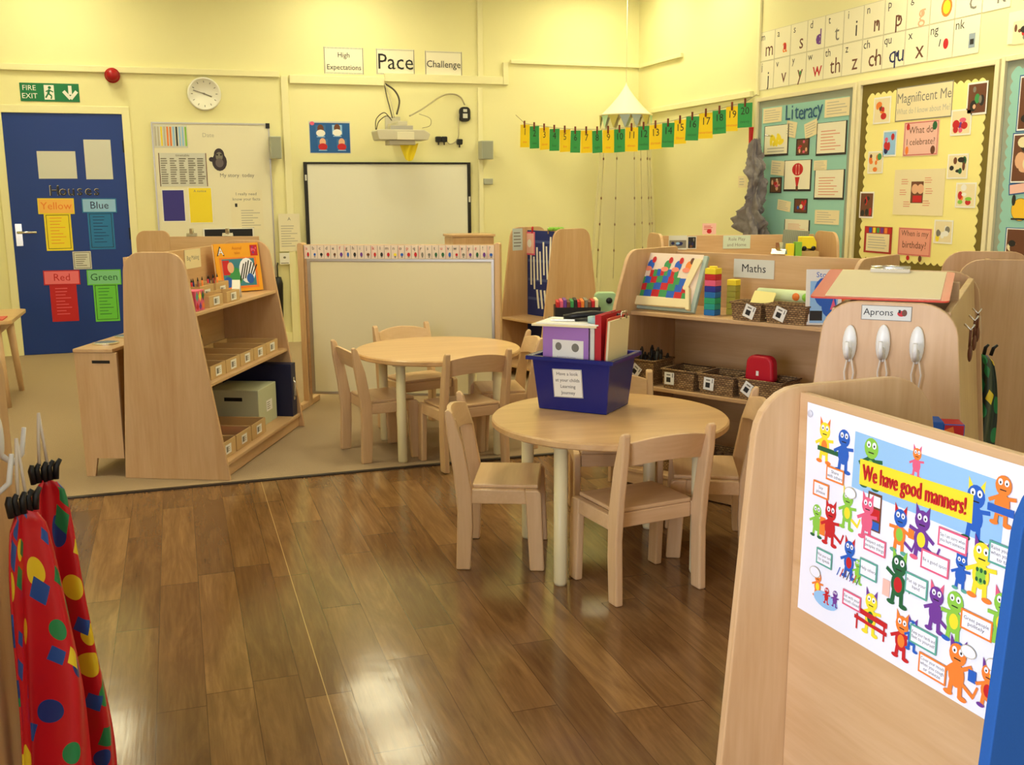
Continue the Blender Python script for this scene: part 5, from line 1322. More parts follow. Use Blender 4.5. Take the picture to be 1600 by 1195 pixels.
s0 = spot((113, 393), (144, 420), 'b'); s = Sheet(s0[1], s0[2], GREYW); s.frame(s.w*.9, s.h*.9, .005, GINK); s.lines(0, 0, s.w*.7, s.h*.7, 6, GINK); tag(hang(s, 'notice', s0[0], 'b', 0, .001), 'small white framed notice between the lists on the blue door', 'notice')
# ------------------------------------------------------------------ number line across the corner
N0, N1 = onY(806, 190, YB-.04), onX(1182, 158, XR-.04)
nd = Vector((N1.x-N0.x, N1.y-N0.y, 0)); nl = nd.length; nd.normalize(); nn = Vector((nd.y, -nd.x, 0))
ex = [125, 182, 240, 300, 360, 425, 485, 555, 615, 685, 750, 828, 893, 970, 1042, 1112, 1188, 1272, 1350, 1422, 1506]
ty = [515, 524, 532, 540, 545, 550, 550, 550, 547, 542, 532, 524, 516, 505, 487, 467, 447, 430, 408, 388]
by = [647, 654, 661, 668, 674, 679, 680, 680, 680, 676, 671, 664, 657, 647, 626, 606, 594, 566, 550, 528]
NY = mat('card_number_yellow', rgb(252, 216, 30), .45); NG = mat('card_number_green', rgb(52, 158, 84), .45)
MN = Matrix((nd, Vector((0, 0, 1)), nn)).transposed().to_4x4()
PEG = mat('peg_brown', rgb(120, 48, 30), .6)
wd = ('one', 'two', 'three', 'four', 'five', 'six', 'seven', 'eight', 'nine', 'ten', 'eleven', 'twelve', 'thirteen', 'fourteen', 'fifteen', 'sixteen', 'seventeen', 'eighteen', 'nineteen', 'twenty')
tops = []
for k in range(20):
    a_ = on(780+ex[k]/3.81, 60+ty[k]/3.81, N0, nn); c_ = on(780+ex[k+1]/3.81, 60+by[k]/3.81, N0, nn)
    w_ = (c_-a_).dot(nd); h_ = a_.z-c_.z
    s = Sheet(w_*.97, h_, NY if k % 2 == 0 else NG, .001)
    s.text(str(k+1), 0.0, h_*.17, h_*.42, INK); s.text(wd[k], 0, -h_*.26, h_*.16, ORG if k % 2 == 0 else DGRN)
    m_ = (a_+c_)/2
    o = s.build('number_card'); o.matrix_world = Matrix.Translation(m_+nn*(.002*(k % 2))) @ MN @ Matrix.Rotation(rad(((k*37) % 5)-2), 4, 'Z')
    tag(o, '%s card printed with the number %d on the number line' % ('yellow' if k % 2 == 0 else 'green', k+1), 'number card', 'number line cards')
    b = MB(); b.box(-.006, .006, -.03, .035, -.004, .008, PEG); o = b.build('clothes_peg', None, .001); o.matrix_world = Matrix.Translation(m_+Vector((0, 0, h_/2))+nn*.0035) @ MN
    tag(o, 'small brown peg holding the number %d card' % (k+1), 'peg', 'pegs of the number line')
    tops.append(m_+Vector((0, 0, h_/2+.01)))
b = MB(); b.tube([N0+Vector((0, 0, .06))]+tops+[N1+Vector((0, 0, .05))], .003, LC_, 6); o = b.build('string_line'); tag(o, 'thin pale string carrying the number cards across the corner', 'string')
b = MB(); b.prism([(-.02, 0), (.02, 0), (.012, -.16), (-.004, -.17)], -.01, .01, RED, 'xz', Matrix.Rotation(rad(90), 4, 'Z')); o = b.build('red_ribbon'); p = onX(1179, 205, XR); o.location = (XR-.03, p.y, p.z+.03); tag(o, 'small red ribbon hanging at the end of the number line', 'ribbon')
# ------------------------------------------------------------------ canopy in the corner
cc = onY(978, 180, 8.78); top_ = onY(976, 128, 8.78)
t = thing('bed_canopy', 'cream net canopy with small pennants hanging in the corner behind the number line', 'canopy', (cc.x, 8.78, cc.z))
CN = mat('canopy_cream', rgb(244, 234, 196), .8)
net = bpy.data.materials.new('sheer_net'); net.use_nodes = True
nt = net.node_tree; pb = nt.nodes['Principled BSDF']; pb.inputs['Base Color'].default_value = rgb(244, 238, 214); pb.inputs['Roughness'].default_value = .9
tr_ = nt.nodes.new('ShaderNodeBsdfTransparent'); ms = nt.nodes.new('ShaderNodeMixShader'); ms.inputs[0].default_value = .17
nt.links.new(tr_.outputs[0], ms.inputs[1]); nt.links.new(pb.outputs[0], ms.inputs[2]); nt.links.new(ms.outputs[0], nt.nodes['Material Output'].inputs[0])
hr = .235; th = top_.z-cc.z
b = MB()
b.grid(lambda u, v: Vector((hr*(v**1.35)*math.cos(u*2*math.pi)*(1+.02*math.sin(u*40)), hr*(v**1.35)*math.sin(u*2*math.pi)*(1+.02*math.sin(u*40)), th*(1-v))), 48, 10, CN); b.build('cone', t)
b = MB(); b.tube([(hr*math.cos(2*math.pi*k/32), hr*math.sin(2*math.pi*k/32), -.0) for k in range(33)], .008, CN, 6); b.build('hoop', t)
b = MB(); b.tube([(0, 0, th), (0, 0, ZC-cc.z)], .003, CN, 6); b.build('cord', t)
pm = [mat('pennant_grey', rgb(150, 160, 160), .7), mat('pennant_olive', rgb(190, 176, 90), .7), mat('pennant_mint', rgb(190, 226, 186), .7), mat('pennant_olive', rgb(190, 176, 90), .7), mat('pennant_grey', rgb(150, 160, 160), .7)]
for k in range(14):
    a = 2*math.pi*k/14; a2 = 2*math.pi*(k+.95)/14; r_ = hr+.004
    b = MB(); am = (a+a2)/2
    b.add([(r_*math.cos(a), r_*math.sin(a), -.002), (r_*math.cos(a2), r_*math.sin(a2), -.002), (r_*math.cos(am), r_*math.sin(am), -.125)], [(0, 1, 2)], pm[k % 5]); b.build('pennant', t)
zb_ = -(cc.z-.05)
def netf(u, v):
    a = rad(-200)+u*rad(330); r_ = hr+.13*v+(.012+.03*v)*math.sin(u*62)
    return Vector((r_*math.cos(a)*.9, r_*math.sin(a)*.75, zb_*v-.005))
b = MB(); b.grid(netf, 130, 12, net); o = b.build('net_drape', t); tag(o, 'sheer net drape falling from the hoop')
for k in range(6):
    a = rad(-170+40*k); b = MB(); b.tube([((hr+.13*v)*math.cos(a)*.9, (hr+.13*v)*math.sin(a)*.75, zb_*v) for v in (.0, .25, .5, .75)], .003, LC_, 5)
    for v in (.2, .38, .5, .62): b.ball(((hr+.13*v)*math.cos(a)*.9, (hr+.13*v)*math.sin(a)*.75, zb_*v), (.007, .007, .014), BROWN, None, 8, 6)
    b.build('bead_string', t)

# ------------------------------------------------------------------ right wall: letter frieze
FRZ = mat('frieze_card', rgb(246, 240, 206), .7)
Ya, Yb_ = onX(1187, 90, XR).y, onX(1530, 80, XR).y
cwid = (Ya-Yb_)/11
z1 = onX(1187, 52, XR).z; z2 = onX(1187, 97.5, XR).z; z3 = onX(1187, 142, XR).z
r1 = ['m', 'a', 's', 'd', 't', 'i', 'n', 'p', 'g', 'o', 'c', 'k']; r2 = ['j', 'v', 'y', 'w', 'th', 'z', 'ch', 'qu', 'x', 'ng', 'nk', None]
cm = {'m': BROWN, 'a': ORG, 's': BROWN, 'd': PUR, 't': GINK, 'i': INK, 'n': BROWN, 'p': BROWN, 'g': SKIN, 'o': ORG, 'c': GINK, 'k': GINK, 'qu': NAVY, 'x': BROWN, 'ch': BROWN, 'w': RED, 'th': BROWN, 'j': INK}
for row, (lst, zt, zb) in enumerate(((r1, z1, z2), (r2, z2, z3))):
    for k, ch in enumerate(lst):
        if ch is None: continue
        yc = Ya-cwid*(k+.5); s = Sheet(cwid*.985, (zt-zb)*.985, FRZ, .001)
        s.frame(s.w, s.h, .002, LINK_)
        s.text(ch, -s.w*.28, s.h*.32, .075, INK)
        if ch not in ('ng', 'nk'): s.text(ch, s.w*.16, -s.h*.14, .15, cm.get(ch, BROWN))
        if ch == 'ng': s.ell(s.w*.22, -s.h*.1, .022, .03, RED); s.line(-.01, -.03, .0, .01, .008, INK)
        elif ch == 'nk': s.rect(s.w*.22, -s.h*.15, .05, .08, mat('card_grey_blue', rgb(150, 164, 176), .6)); s.rect(s.w*.22, -s.h*.18, .03, .03, INK)
        elif ch == 'o': s.ell(s.w*.16, -s.h*.14, .045, .055, ORG); s.ell(s.w*.16, -s.h*.14, .03, .038, YEL)
        elif ch == 'a': s.ell(s.w*.16, -s.h*.16, .018, .024, RED)
        elif ch == 'd': s.ell(s.w*.13, -s.h*.19, .022, .028, PUR)
        elif ch in ('p', 'g', 'n', 'm', 'qu', 'ch', 'y', 'w'): s.ell(s.w*.17, -s.h*.14, .010, .016, cm.get(ch, GRN))
        tag(hang(s, 'letter_card', Vector((XR, yc, (zt+zb)/2)), 'r', 0, .002), 'cream letter card showing %s in the %s row of the frieze' % (ch, ('upper', 'lower')[row]), 'letter card', 'letter frieze cards')
c = spot((1578, 20), (1618, 62), 'r'); s = Sheet(c[1], c[2], FRZ); pic(s, 21, .0, -.03, .12, .12, [CREAM, BROWN, RED, INK, BROWN, GINK]); tag(hang(s, 'letter_card', c[0], 'r', 0, .002), 'frieze card with a dark blotchy drawing at the edge of the picture', 'letter card', 'letter frieze cards')
# ------------------------------------------------------------------ display boards
BFR = mat('board_frame_cream', rgb(238, 228, 186), .5)
def board(name, label, tl, tr, zb, back, face, ins, scal):
    a_, c_ = onX(*tl, XR), onX(*tr, XR); zt = (a_.z+c_.z)/2; w_ = a_.y-c_.y; h_ = zt-zb
    t = thing(name, label, 'notice board'); t.matrix_world = Matrix.Translation(Vector((XR-.0005, (a_.y+c_.y)/2, (zt+zb)/2))) @ MRIGHT
    b = MB(); b.box(-w_/2, w_/2, -h_/2, h_/2, 0, .012, back); b.build('backing', t)
    b = MB(); e = .03
    for (xa, xb, ya, yb) in ((-w_/2-e, -w_/2, -h_/2-e, h_/2+e), (w_/2, w_/2+e, -h_/2-e, h_/2+e), (-w_/2, w_/2, h_/2, h_/2+e), (-w_/2, w_/2, -h_/2-e, -h_/2)): b.box(xa, xb, ya, yb, 0, .03, BFR)
    b.build('frame', t, .003)
    W2, H2 = w_-2*ins, h_-2*ins
    pts = []; p_ = .055; r_ = .018
    nx, ny = max(3, int(W2/p_)), max(3, int(H2/p_)); N_ = 6
    if scal:
        for k in range(nx*N_): pts.append((-W2/2+W2*k/(nx*N_), -H2/2-r_*abs(math.sin(math.pi*k/N_))))
        for k in range(ny*N_): pts.append((W2/2+r_*abs(math.sin(math.pi*k/N_)), -H2/2+H2*k/(ny*N_)))
        for k in range(nx*N_): pts.append((W2/2-W2*k/(nx*N_), H2/2+r_*abs(math.sin(math.pi*k/N_))))
        for k in range(ny*N_): pts.append((-W2/2-r_*abs(math.sin(math.pi*k/N_)), H2/2-H2*k/(ny*N_)))
    else: pts = [(-W2/2, -H2/2), (W2/2, -H2/2), (W2/2, H2/2), (-W2/2, H2/2)]
    b = MB(); b.prism(pts, .0125, .015, face, 'xy'); b.build('backing_paper', t)
    return t
TEA = mat('board_teal', rgb(152, 204, 190), .8); TEG = mat('board_grey_green', rgb(158, 166, 146), .8)
board('notice_board', 'teal Literacy notice board on the right wall', (1189, 160), (1339, 136), .82, TEG, TEA, .05, False)
board('notice_board', 'yellow scalloped Magnificent Me notice board on the right wall', (1351, 136), (1562, 99), .82, mat('board_olive', rgb(120, 104, 40), .8), mat('board_yellow', rgb(246, 234, 150), .8), .075, True)
a_ = onX(1578, 98, XR)
t3 = board('notice_board', 'teal notice board with blue mounted photographs at the right edge', (1578, 98), (1800, 60), .82, TEG, TEA, .05, True)
BO = .017
BLK = mat('mount_black', rgb(50, 44, 40), .7)
def Z6(x0, y0, x1, y1): return spot((1160+x0/2.845, y0/2.845), (1160+x1/2.845, y1/2.845), 'r')
for k, ch in enumerate('Literacy'):
    xx = (212, 232, 252, 272, 292, 314, 334, 356)[k]; yy = 505-(xx-212)*.17
    p = onX(1160+xx/2.845, yy/2.845, XR); s = Sheet(.05, .06, None, .003); s.text(ch, 0, -.01 if ch in 'erac' else 0, .155, mat('literacy_blue', rgb(40, 90, 130), .6))
    tag(hang(s, 'cutout_letter', p, 'r', 0, BO), '%s letter %s of the blue Literacy heading on the teal board' % (('first', 'second', 'third', 'fourth', 'fifth', 'sixth', 'seventh', 'last')[k], ch), 'letter', 'Literacy heading letters')
def litsheet(box, lb, kind, seed=0, rot=0):
    c, w_, h_ = Z6(*box); m_ = BLK if kind in ('draw', 'photo', 'redtext', 'balloon') else CREAM
    s = Sheet(w_, h_, m_)
    if kind == 'photo': pic(s, seed, 0, 0, w_*.84, h_*.86, [BROWN, SKIN, RED, CREAM, BLUE, PINK])
    else:
        if m_ is BLK: s.rect(-.003, .006, w_*.93, h_*.92, mat('drawing_paper', rgb(240, 234, 206), .7))
        if kind == 'text': s.lines(0, 0, w_*.82, h_*.8, 5, LINK_, .3, seed)
        if kind == 'redtext': s.lines(0, -.01, w_*.7, h_*.65, 7, mat('red_pencil', rgb(222, 150, 120), .7), .3, seed)
        if kind == 'draw':
            for k in range(6): s.ell(w_*(-.2+.08*k), h_*(.1*math.sin(k*2)), .02, .04, YEL, 10, k)
            s.lines(0, -h_*.3, w_*.7, h_*.2, 2, LINK_)
        if kind == 'balloon':
            s.ell(0, h_*.2, w_*.2, h_*.2, RED, 18); s.rect(0, h_*.2, w_*.12, h_*.3, LPINK); s.ell(0, h_*.2, w_*.05, h_*.18, RED); s.poly([(-.03, -.01), (.03, -.01), (.01, -.08), (-.01, -.08)], RED); s.rect(0, -.09, .03, .03, BROWN)
    tag(hang(s, {'photo': 'photograph', 'text': 'caption', 'redtext': 'drawing', 'draw': 'drawing', 'balloon': 'drawing'}[kind], c, 'r', rad(rot), BO), lb, {'photo': 'photograph', 'text': 'caption'}.get(kind, 'drawing'))
for a in (((103, 485, 183, 540), 'small cream caption left of the Literacy heading', 'text', 1), ((378, 445, 485, 512), 'cream caption right of the Literacy heading', 'text', 2), ((108, 562, 212, 690), 'black mounted drawing with yellow scribbles on the teal board', 'draw', 3), ((342, 548, 470, 686), 'large black mounted page of red pencil writing on the teal board', 'redtext', 4),
          ((206, 542, 248, 608), 'tilted cream caption beside the yellow scribble drawing', 'text', 5, -10), ((288, 542, 343, 605), 'tilted cream caption left of the red pencil page', 'text', 6, 12), ((250, 618, 305, 688), 'small photograph between the yellow drawing and the red pencil page', 'photo', 7), ((197, 714, 313, 850), 'black mounted drawing of a red balloon on the teal board', 'balloon', 8),
          ((332, 756, 460, 888), 'black mounted page of faint writing at the lower right of the teal board', 'redtext', 9), ((138, 716, 195, 778), 'cream caption left of the balloon drawing', 'text', 10, -4), ((328, 714, 384, 756), 'cream caption just above the faint writing page', 'text', 11), ((133, 788, 182, 858), 'reddish photograph left under the balloon drawing', 'photo', 12),
          ((240, 882, 297, 948), 'dark red photograph below the balloon drawing', 'photo', 13), ((166, 890, 222, 938), 'small cream caption low on the left of the teal board', 'text', 14, -6), ((333, 932, 438, 1000), 'cream caption low on the right of the teal board', 'text', 15), ((197, 974, 307, 1040), 'black mounted page lowest on the teal board behind the grey panel', 'redtext', 16)):
    litsheet(*a)
c, w_, h_ = Z6(698, 392, 940, 518); s = Sheet(w_, h_, CREAM); s.frame(w_, h_, .006, GINK); s.text('Magnificent Me', 0, h_*.16, .085, GINK); s.text('What do I know about Me?', 0, -h_*.22, .05, LINK_); tag(hang(s, 'heading_sign', c, 'r', 0, BO), 'cream heading sign reading Magnificent Me on the yellow board', 'sign')
c, w_, h_ = Z6(732, 545, 878, 688); s = Sheet(w_, h_, LPINK); s.frame(w_*.96, h_*.96, .006, mat('rose_border', rgb(206, 110, 100), .7)); s.text('What do', 0, .05, .06, BROWN); s.text('I celebrate?', 0, -.02, .055, BROWN); s.ell(-w_*.38, h_*.36, .015, .02, RED); s.ell(w_*.38, h_*.34, .02, .025, DGRN); s.ell(w_*.36, -h_*.35, .02, .025, BROWN); s.ell(-w_*.38, -h_*.33, .015, .025, ORG); tag(hang(s, 'heading_sign', c, 'r', 0, BO), 'pink sign reading What do I celebrate on the yellow board', 'sign')
c, w_, h_ = Z6(707, 1010, 845, 1143); s = Sheet(w_, h_, mat('rose_paper', rgb(232, 160, 140), .7)); s.frame(w_*.96, h_*.96, .006, mat('rose_border', rgb(206, 110, 100), .7)); s.text('When is my', 0, .05, .05, BROWN); s.text('birthday?', 0, -.02, .06, BROWN); s.ell(-.05, -.10, .015, .015, RED); s.ell(.06, -.10, .015, .02, BROWN); tag(hang(s, 'heading_sign', c, 'r', 0, BO), 'rose sign reading When is my birthday low on the yellow board', 'sign')
c, w_, h_ = Z6(690, 755, 900, 960); s = Sheet(w_, h_, CREAM); s.rect(-.01, 0, .11, .13, BROWN); s.ell(-.03, .02, .03, .03, SKIN); s.ell(.02, .02, .03, .03, SKIN); s.rect(-.005, -.04, .08, .04, RED)
for (x, y) in ((-.2, .18), (.16, .2), (-.22, 0), (.18, .02), (-.15, -.2), (.15, -.18)): s.lines(w_*x*1.3, h_*y*1.3, .08, .04, 3, mat('red_pencil', rgb(222, 150, 120), .7))
tag(hang(s, 'large_card', c, 'r', 0, BO), 'large cream card with a small photo in its middle on the yellow board', 'card')
c, w_, h_ = Z6(555, 1004, 670, 1130); s = Sheet(w_, h_, mat('crimson_border', rgb(170, 50, 40), .6)); s.rect(0, -h_*.1, w_*.84, h_*.66, CREAM); s.lines(0, -h_*.1, w_*.7, h_*.5, 5, LINK_)
for k in range(7): s.rect(-w_*.42+w_*.14*k, h_*.36, w_*.10, h_*.2, (RED, BLUE, YEL, GRN, PUR, ORG, RED)[k])
tag(hang(s, 'bordered_card', c, 'r', 0, BO), 'red bordered card with coloured figures along its top, low left of the yellow board', 'card')
PT = [((597, 436, 666, 546), 'flower photograph at the upper left of the yellow board', 31, [CREAM, RED, BROWN, DGRN, ORG, YEL]), ((1015, 370, 1095, 506), 'dark photograph at the top right corner of the yellow board', 32, [BROWN, INK, GRN, SKIN, GINK, INK]), ((942, 490, 1025, 598), 'photograph of purple and red presents below the dark one', 33, [CREAM, PUR, BLUE, RED, YEL, PINK]),
      ((638, 582, 692, 694), 'blue photograph with a red dress on the yellow board', 34, [LBLUE, RED, RED, NAVY, RED, PINK]), ((571, 674, 633, 770), 'photograph with green and blue dancers at the left of the yellow board', 35, [CREAM, GRN, BLUE, ORG, YEL, BROWN]), ((926, 686, 1010, 794), 'photograph of a brown cake on the yellow board', 36, [CREAM, BROWN, BROWN, DGRN, INK, ORG]),
      ((535, 852, 590, 970), 'dark brown photograph at the lower left of the yellow board', 37, [BROWN, INK, SKIN, BROWN, RED, INK]), ((963, 812, 1045, 924), 'photograph of a red topped cake below the brown cake', 38, [CREAM, RED, LGRN, ORG, RED, WHITE]), ((866, 976, 942, 1085), 'photograph of a white dress low on the right of the yellow board', 39, [CREAM, WHITE, LGRN, WHITE, YEL, GINK])]
for bx_, lb, sd, pl_ in PT:
    c, w_, h_ = Z6(*bx_); s = Sheet(w_, h_, WHITE); pic(s, sd, 0, 0, w_*.88, h_*.88, pl_); tag(hang(s, 'photograph', c, 'r', 0, BO), lb, 'photograph', 'photographs on the yellow board')
BM = mat('mount_blue', rgb(40, 90, 150), .7)
for bx_, lb, sd in (((1247, 335, 1400, 575), 'topmost blue mounted photograph on the teal board at the right edge', 41), ((1216, 592, 1370, 815), 'middle blue mounted photograph on the teal board at the right edge', 42), ((1184, 1010, 1340, 1180), 'lowest blue mounted photograph on the teal board at the right edge', 43)):
    c, w_, h_ = Z6(*bx_); s = Sheet(w_, h_, BM); s.rect(0, 0, w_*.95, h_*.96, WHITE); pic(s, sd, 0, 0, w_*.9, h_*.9, [BROWN, SKIN, INK, CREAM, SKIN, BROWN]); tag(hang(s, 'photograph', c, 'r', 0, BO), lb, 'photograph', 'blue mounted photographs')
c, w_, h_ = Z6(1194, 880, 1300, 985); s = Sheet(w_, h_, None, .001); s.ell(0, 0, h_*.52, h_*.5, INK, 28); s.ell(0, 0, h_*.50, h_*.48, mat('disc_yellow', rgb(246, 196, 50), .6), 28); s.ell(-.05, .05, .014, .03, INK); s.ell(.05, .05, .014, .03, INK); s.line(-.06, -.05, .06, -.05, .01, INK); tag(hang(s, 'yellow_disc', c, 'r', 0, BO), 'round yellow paper face between the photographs at the right edge', 'picture')
c, w_, h_ = Z6(1198, 812, 1290, 862); s = Sheet(w_, h_, BM); s.rect(0, 0, w_*.9, h_*.8, LPINK); tag(hang(s, 'caption', c, 'r', rad(6), BO), 'pink caption on blue above the round yellow face', 'caption')
c, w_, h_ = spot((1154, 275), (1167, 293), 'r'); s = Sheet(w_, h_, CREAM); s.lines(0, 0, w_*.7, h_*.7, 3, LINK_); tag(hang(s, 'notice', c, 'r', 0, .001), 'small cream notice on the right wall left of the grey cloth', 'notice')
# grey cloth hanging between corner and boards
FG = mat('cloth_grey', rgb(128, 122, 122), .95, noise=.35, nscale=22)
pA, pB_ = onX(1186, 218, XR-.1), onX(1190, 372, XR-.1)
from mathutils import noise as _nz
def cloth(u, v):
    w_ = .035+.15*(v**.7)+.03*math.sin(v*11)
    a = u*2*math.pi; f = 1+.22*math.sin(a*5+v*9)+.15*math.sin(a*3-v*17)
    q = Vector((math.cos(a)*1.6, math.sin(a)*1.6, v*9)); f *= 1+.55*_nz.noise(q)+.4*_nz.noise(q*2.3)+.2*_nz.noise(q*5)
    return Vector((-.135+.05*math.cos(a)*f*(.3+.7*min(1, v*3)), -w_*.8*math.sin(a)*f+.03*math.sin(v*14), -(pA.z-.78)*v*1.0+.02*_nz.noise(q*1.7)))
b = MB(); b.grid(cloth, 96, 90, FG)
o = b.build('hanging_cloth', weld=True); o.location = (XR-.015, (pA.y+pB_.y)/2, pA.z); tag(o, 'grey crumpled cloth hanging on the right wall beside the Literacy board', 'cloth')
b = MB(); b.tube([(XR, pA.y-.05, pA.z+.02), (XR-.08, pA.y-.05, pA.z+.03)], .006, CHROME, 8); o = b.build('wall_hook'); tag(o, 'metal hook holding the grey crumpled cloth', 'hook')

# ------------------------------------------------------------------ spotted apron cloth
def spot_mat(name, base):
    m = bpy.data.materials.new(name); m.use_nodes = True
    nt = m.node_tree; b = nt.nodes['Principled BSDF']; N = nt.nodes.new; K = nt.links.new
    uv = N('ShaderNodeUVMap'); prev = None
    for i, (sc, dist, th, cols_) in enumerate(((12.0, 'EUCLIDEAN', .30, (rgb(30, 62, 130), rgb(240, 206, 40), rgb(40, 140, 80))), (13.0, 'CHEBYCHEV', .22, (rgb(244, 214, 50), rgb(36, 130, 74), rgb(40, 84, 160))))):
        mp = N('ShaderNodeMapping'); mp.inputs['Location'].default_value = (i*3.7, i*1.9, 0); mp.inputs['Rotation'].default_value = (0, 0, .5*i); K(uv.outputs[0], mp.inputs['Vector'])
        v = N('ShaderNodeTexVoronoi'); v.voronoi_dimensions = '2D'; v.distance = dist; v.inputs['Scale'].default_value = sc; v.inputs['Randomness'].default_value = .75; K(mp.outputs[0], v.inputs['Vector'])
        s_ = N('ShaderNodeSeparateColor'); K(v.outputs['Color'], s_.inputs[0])
        cr = N('ShaderNodeValToRGB'); cr.color_ramp.interpolation = 'CONSTANT'; e = cr.color_ramp.elements
        e[0].color = cols_[0]; e[0].position = 0; e[1].color = cols_[1]; e[1].position = .33; k = cr.color_ramp.elements.new(.66); k.color = cols_[2]
        K(s_.outputs[0], cr.inputs[0])
        mu = N('ShaderNodeMath'); mu.operation = 'MULTIPLY_ADD'; mu.inputs[1].default_value = .16; mu.inputs[2].default_value = th-.08; K(s_.outputs[1], mu.inputs[0])
        lt = N('ShaderNodeMath'); lt.operation = 'LESS_THAN'; K(v.outputs['Distance'], lt.inputs[0]); K(mu.outputs[0], lt.inputs[1])
        on_ = N('ShaderNodeMath'); on_.operation = 'GREATER_THAN'; on_.inputs[1].default_value = .45; K(s_.outputs[2], on_.inputs[0])
        an = N('ShaderNodeMath'); an.operation = 'MULTIPLY'; K(lt.outputs[0], an.inputs[0]); K(on_.outputs[0], an.inputs[1])
        mx = N('ShaderNodeMix'); mx.data_type = 'RGBA'; K(an.outputs[0], mx.inputs[0]); K(cr.outputs[0], mx.inputs[7])
        if prev: K(prev, mx.inputs[6])
        else: mx.inputs[6].default_value = base
        prev = mx.outputs[2]
    K(prev, b.inputs['Base Color']); b.inputs['Roughness'].default_value = .32; b.inputs['Specular IOR Level'].default_value = .5
    return m
APR = spot_mat('apron_spots', rgb(204, 26, 36))
def uv_grid(b_, o, nu, nv, w_, h_, u0=0):
    me = o.data; l = me.uv_layers.new(name='UVMap')
    for p in me.polygons:
        for li in p.loop_indices:
            vi = me.loops[li].vertex_index; i, j = vi % (nu+1), vi//(nu+1)
            if j > nv: i, j = 0, 0
            l.data[li].uv = (u0+w_*i/nu, h_*(1-j/nv))
def apron(label, px_c, Y, zt, zb, wt, wb, depth, folds, seed, ang=0.0, u0=0.0, ul=.36):
    """cloth gathered at its top and hanging in pleats; local x across, y depth"""
    rr = random.Random(seed); ph = rr.uniform(0, 6)
    t = thing('apron', label, 'apron', px_c, ang, 'red spotted aprons')
    nu, nv = 90, 36; h_ = zt-zb
    def f(u, v):
        w_ = wt+(wb-wt)*(v**.38); g = min(1, .25+v*1.6)
        x = (u-.5)*w_+.02*math.sin(v*5+ph)*v
        y = depth*g*(math.sin(u*2*math.pi*folds+ph)+.35*math.sin(u*2*math.pi*folds*2.3+v*3))
        z = -h_*v-.03*abs(u-.5)*(1-v)-.02*math.sin(u*7+ph)*v
        return Vector((x, y, z))
    b = MB(); b.grid(f, nu, nv, APR); o = b.build('cloth', t); uv_grid(b, o, nu, nv, ul, h_, u0)
    so = o.modifiers.new('thick', 'SOLIDIFY'); so.thickness = .003
    b = MB(); 
    for k in range(5):
        x = (k-2)*wt*.3; b.tube([(x, 0, -.01), (x*1.15, .004*(k % 2), .015), (x*1.3+.006, .0, .026)], [.006, .006, .004], BLACK, 8)
    o = b.build('gathered_neck', t); tag(o, 'black gathered neck band')
    b = MB(); b.tube([(-.008, 0, .02), (-.005, .0, .07), (.0, 0, .12)], .0028, STR, 6); b.tube([(.008, 0, .02), (.004, .0, .07), (.0, 0, .12)], .0028, STR, 6); b.build('neck_string', t)
    return t
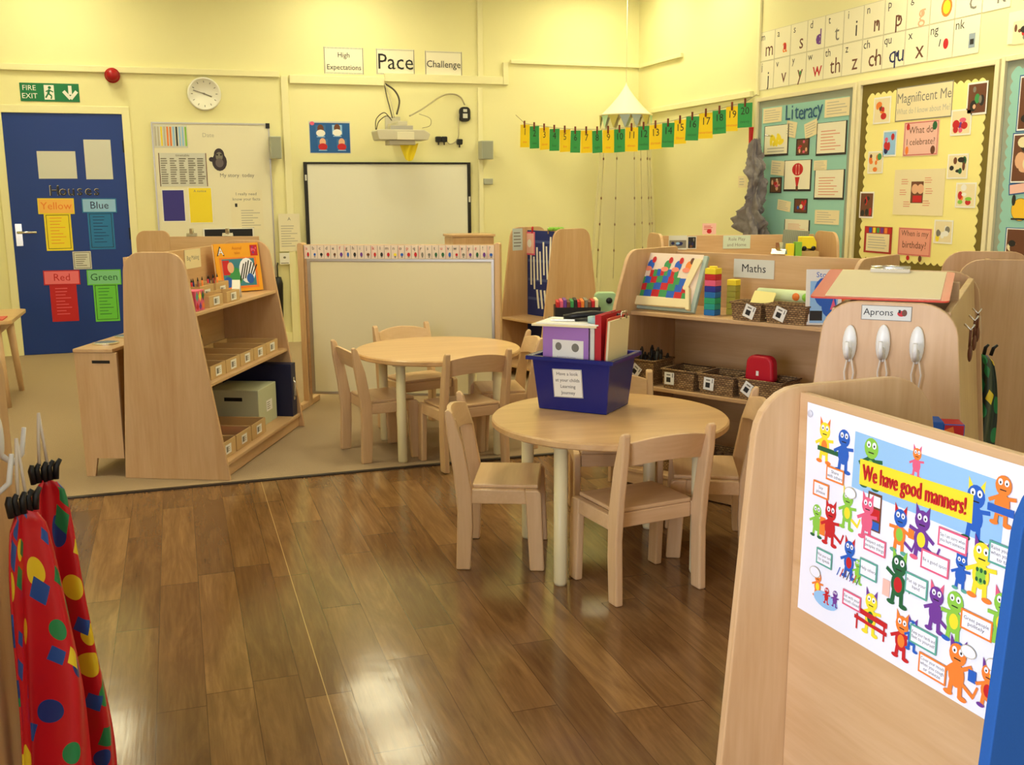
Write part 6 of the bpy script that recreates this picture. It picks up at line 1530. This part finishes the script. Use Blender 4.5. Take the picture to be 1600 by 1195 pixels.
# ------------------------------------------------------------------ unit at the left edge with its hooks
uL = thing('apron_unit', 'beech unit at the left edge carrying white hooks and the red spotted aprons', 'shelf unit', (-.33, 1.60, 0), 0)
b = MB(); b.prism(rounded([(0, 0), (.56, 0), (.54, 1.07), (.08, 1.07)], [0, 0, .09, .09]), -.018, 0, WZ, 'yz'); b.build('end_panel', uL, .003)
b = MB(); b.prism(rounded([(0, 0), (.56, 0), (.54, 1.07), (.08, 1.07)], [0, 0, .09, .09]), -.8, -.782, WZ, 'yz'); b.build('end_panel', uL, .003)
b = MB(); b.box(-.7815, -.0185, .22, .236, .05, 1.0, WX); b.build('divider', uL, .002)
for z in (.08, .5):
    b = MB(); b.box(-.7815, -.0185, .03, .2195, z-.018, z, WX); b.build('shelf', uL, .002)
for k, (yy, zz, wd_) in enumerate(((.38, .91, 'far'), (.22, .90, 'near'))):
    h = thing('coat_hook', 'white oval hook with a curved prong on the left edge unit, the %s one' % wd_, 'hook', (-.33+.0005, 1.60+yy, zz), 90, 'apron hooks')
    b = MB(); b.ball((0, -.006, 0), (.014, .008, .042), HOOK); b.build('peg', h)
    b = MB(); b.tube([(0, -.006, -.035), (0, -.024, -.05), (.0, -.04, -.035), (0, -.048, .014)], [.006, .006, .005, .004], HOOK, 8); b.build('prong', h)
apron('red spotted apron nearest the viewer at the left edge, with the large blue spot', (-.272, 1.82, .82), 0, .82, .08, .04, .15, .032, .9, 2, 48, 0.0, .30)
apron('red spotted apron hanging behind the front one at the left edge', (-.258, 2.0, .825), 0, .825, .16, .035, .14, .03, 1.3, 5, 35, .45, .30)
# aprons on the far end of the browser unit
gA = matb(uG) @ Vector((.16, LG_+.06, .80))
APR_RED = APR; APR = spot_mat('apron_dark_shaded', rgb(44, 60, 50))  # dark green cloth, with the shadow it hangs in put into its colour
apron('shade-darkened spotted apron hanging on the far end of the browser unit', (gA.x, gA.y, .80), 0, .80, .25, .07, .19, .025, 2.0, 8, -45, .2)
# ------------------------------------------------------------------ table at the far left
tl = thing('craft_table', 'small beech table with splayed tapered legs at the left edge by the blue door', 'table', (-1.42, 7.30, .004), 0)
b = MB(); b.prism(rounded([(-.42, -.36), (.42, -.36), (.42, .36), (-.42, .36)], .05), .535, .56, TOP, 'xy'); b.build('tabletop', tl, .004)
b = MB(); b.box(-.34, .34, -.28, .28, .47, .5345, TOP); b.build('apron_frame', tl, .003)
for sx in (-1, 1):
    for sy in (-1, 1):
        b = MB(); b.tube([(sx*.35, sy*.30, 0), (sx*.315, sy*.26, .534)], [.018, .028], CH, 12); b.build('leg', tl)
b = MB(); b.box(-.14, .14, -.1, .1, 0, .006, mat('paper_coral', rgb(214, 90, 80), .6)); o = b.build('coloured_paper'); o.location = (-1.19, 7.06, .5645); tag(o, 'red paper lying on the small table by the blue door', 'paper')
b = MB(); b.box(-.12, .12, -.09, .09, 0, .004, CREAM); o = b.build('coloured_paper'); o.location = (-1.30, 7.32, .5645); tag(o, 'pale paper lying at the back of the small table by the blue door', 'paper')
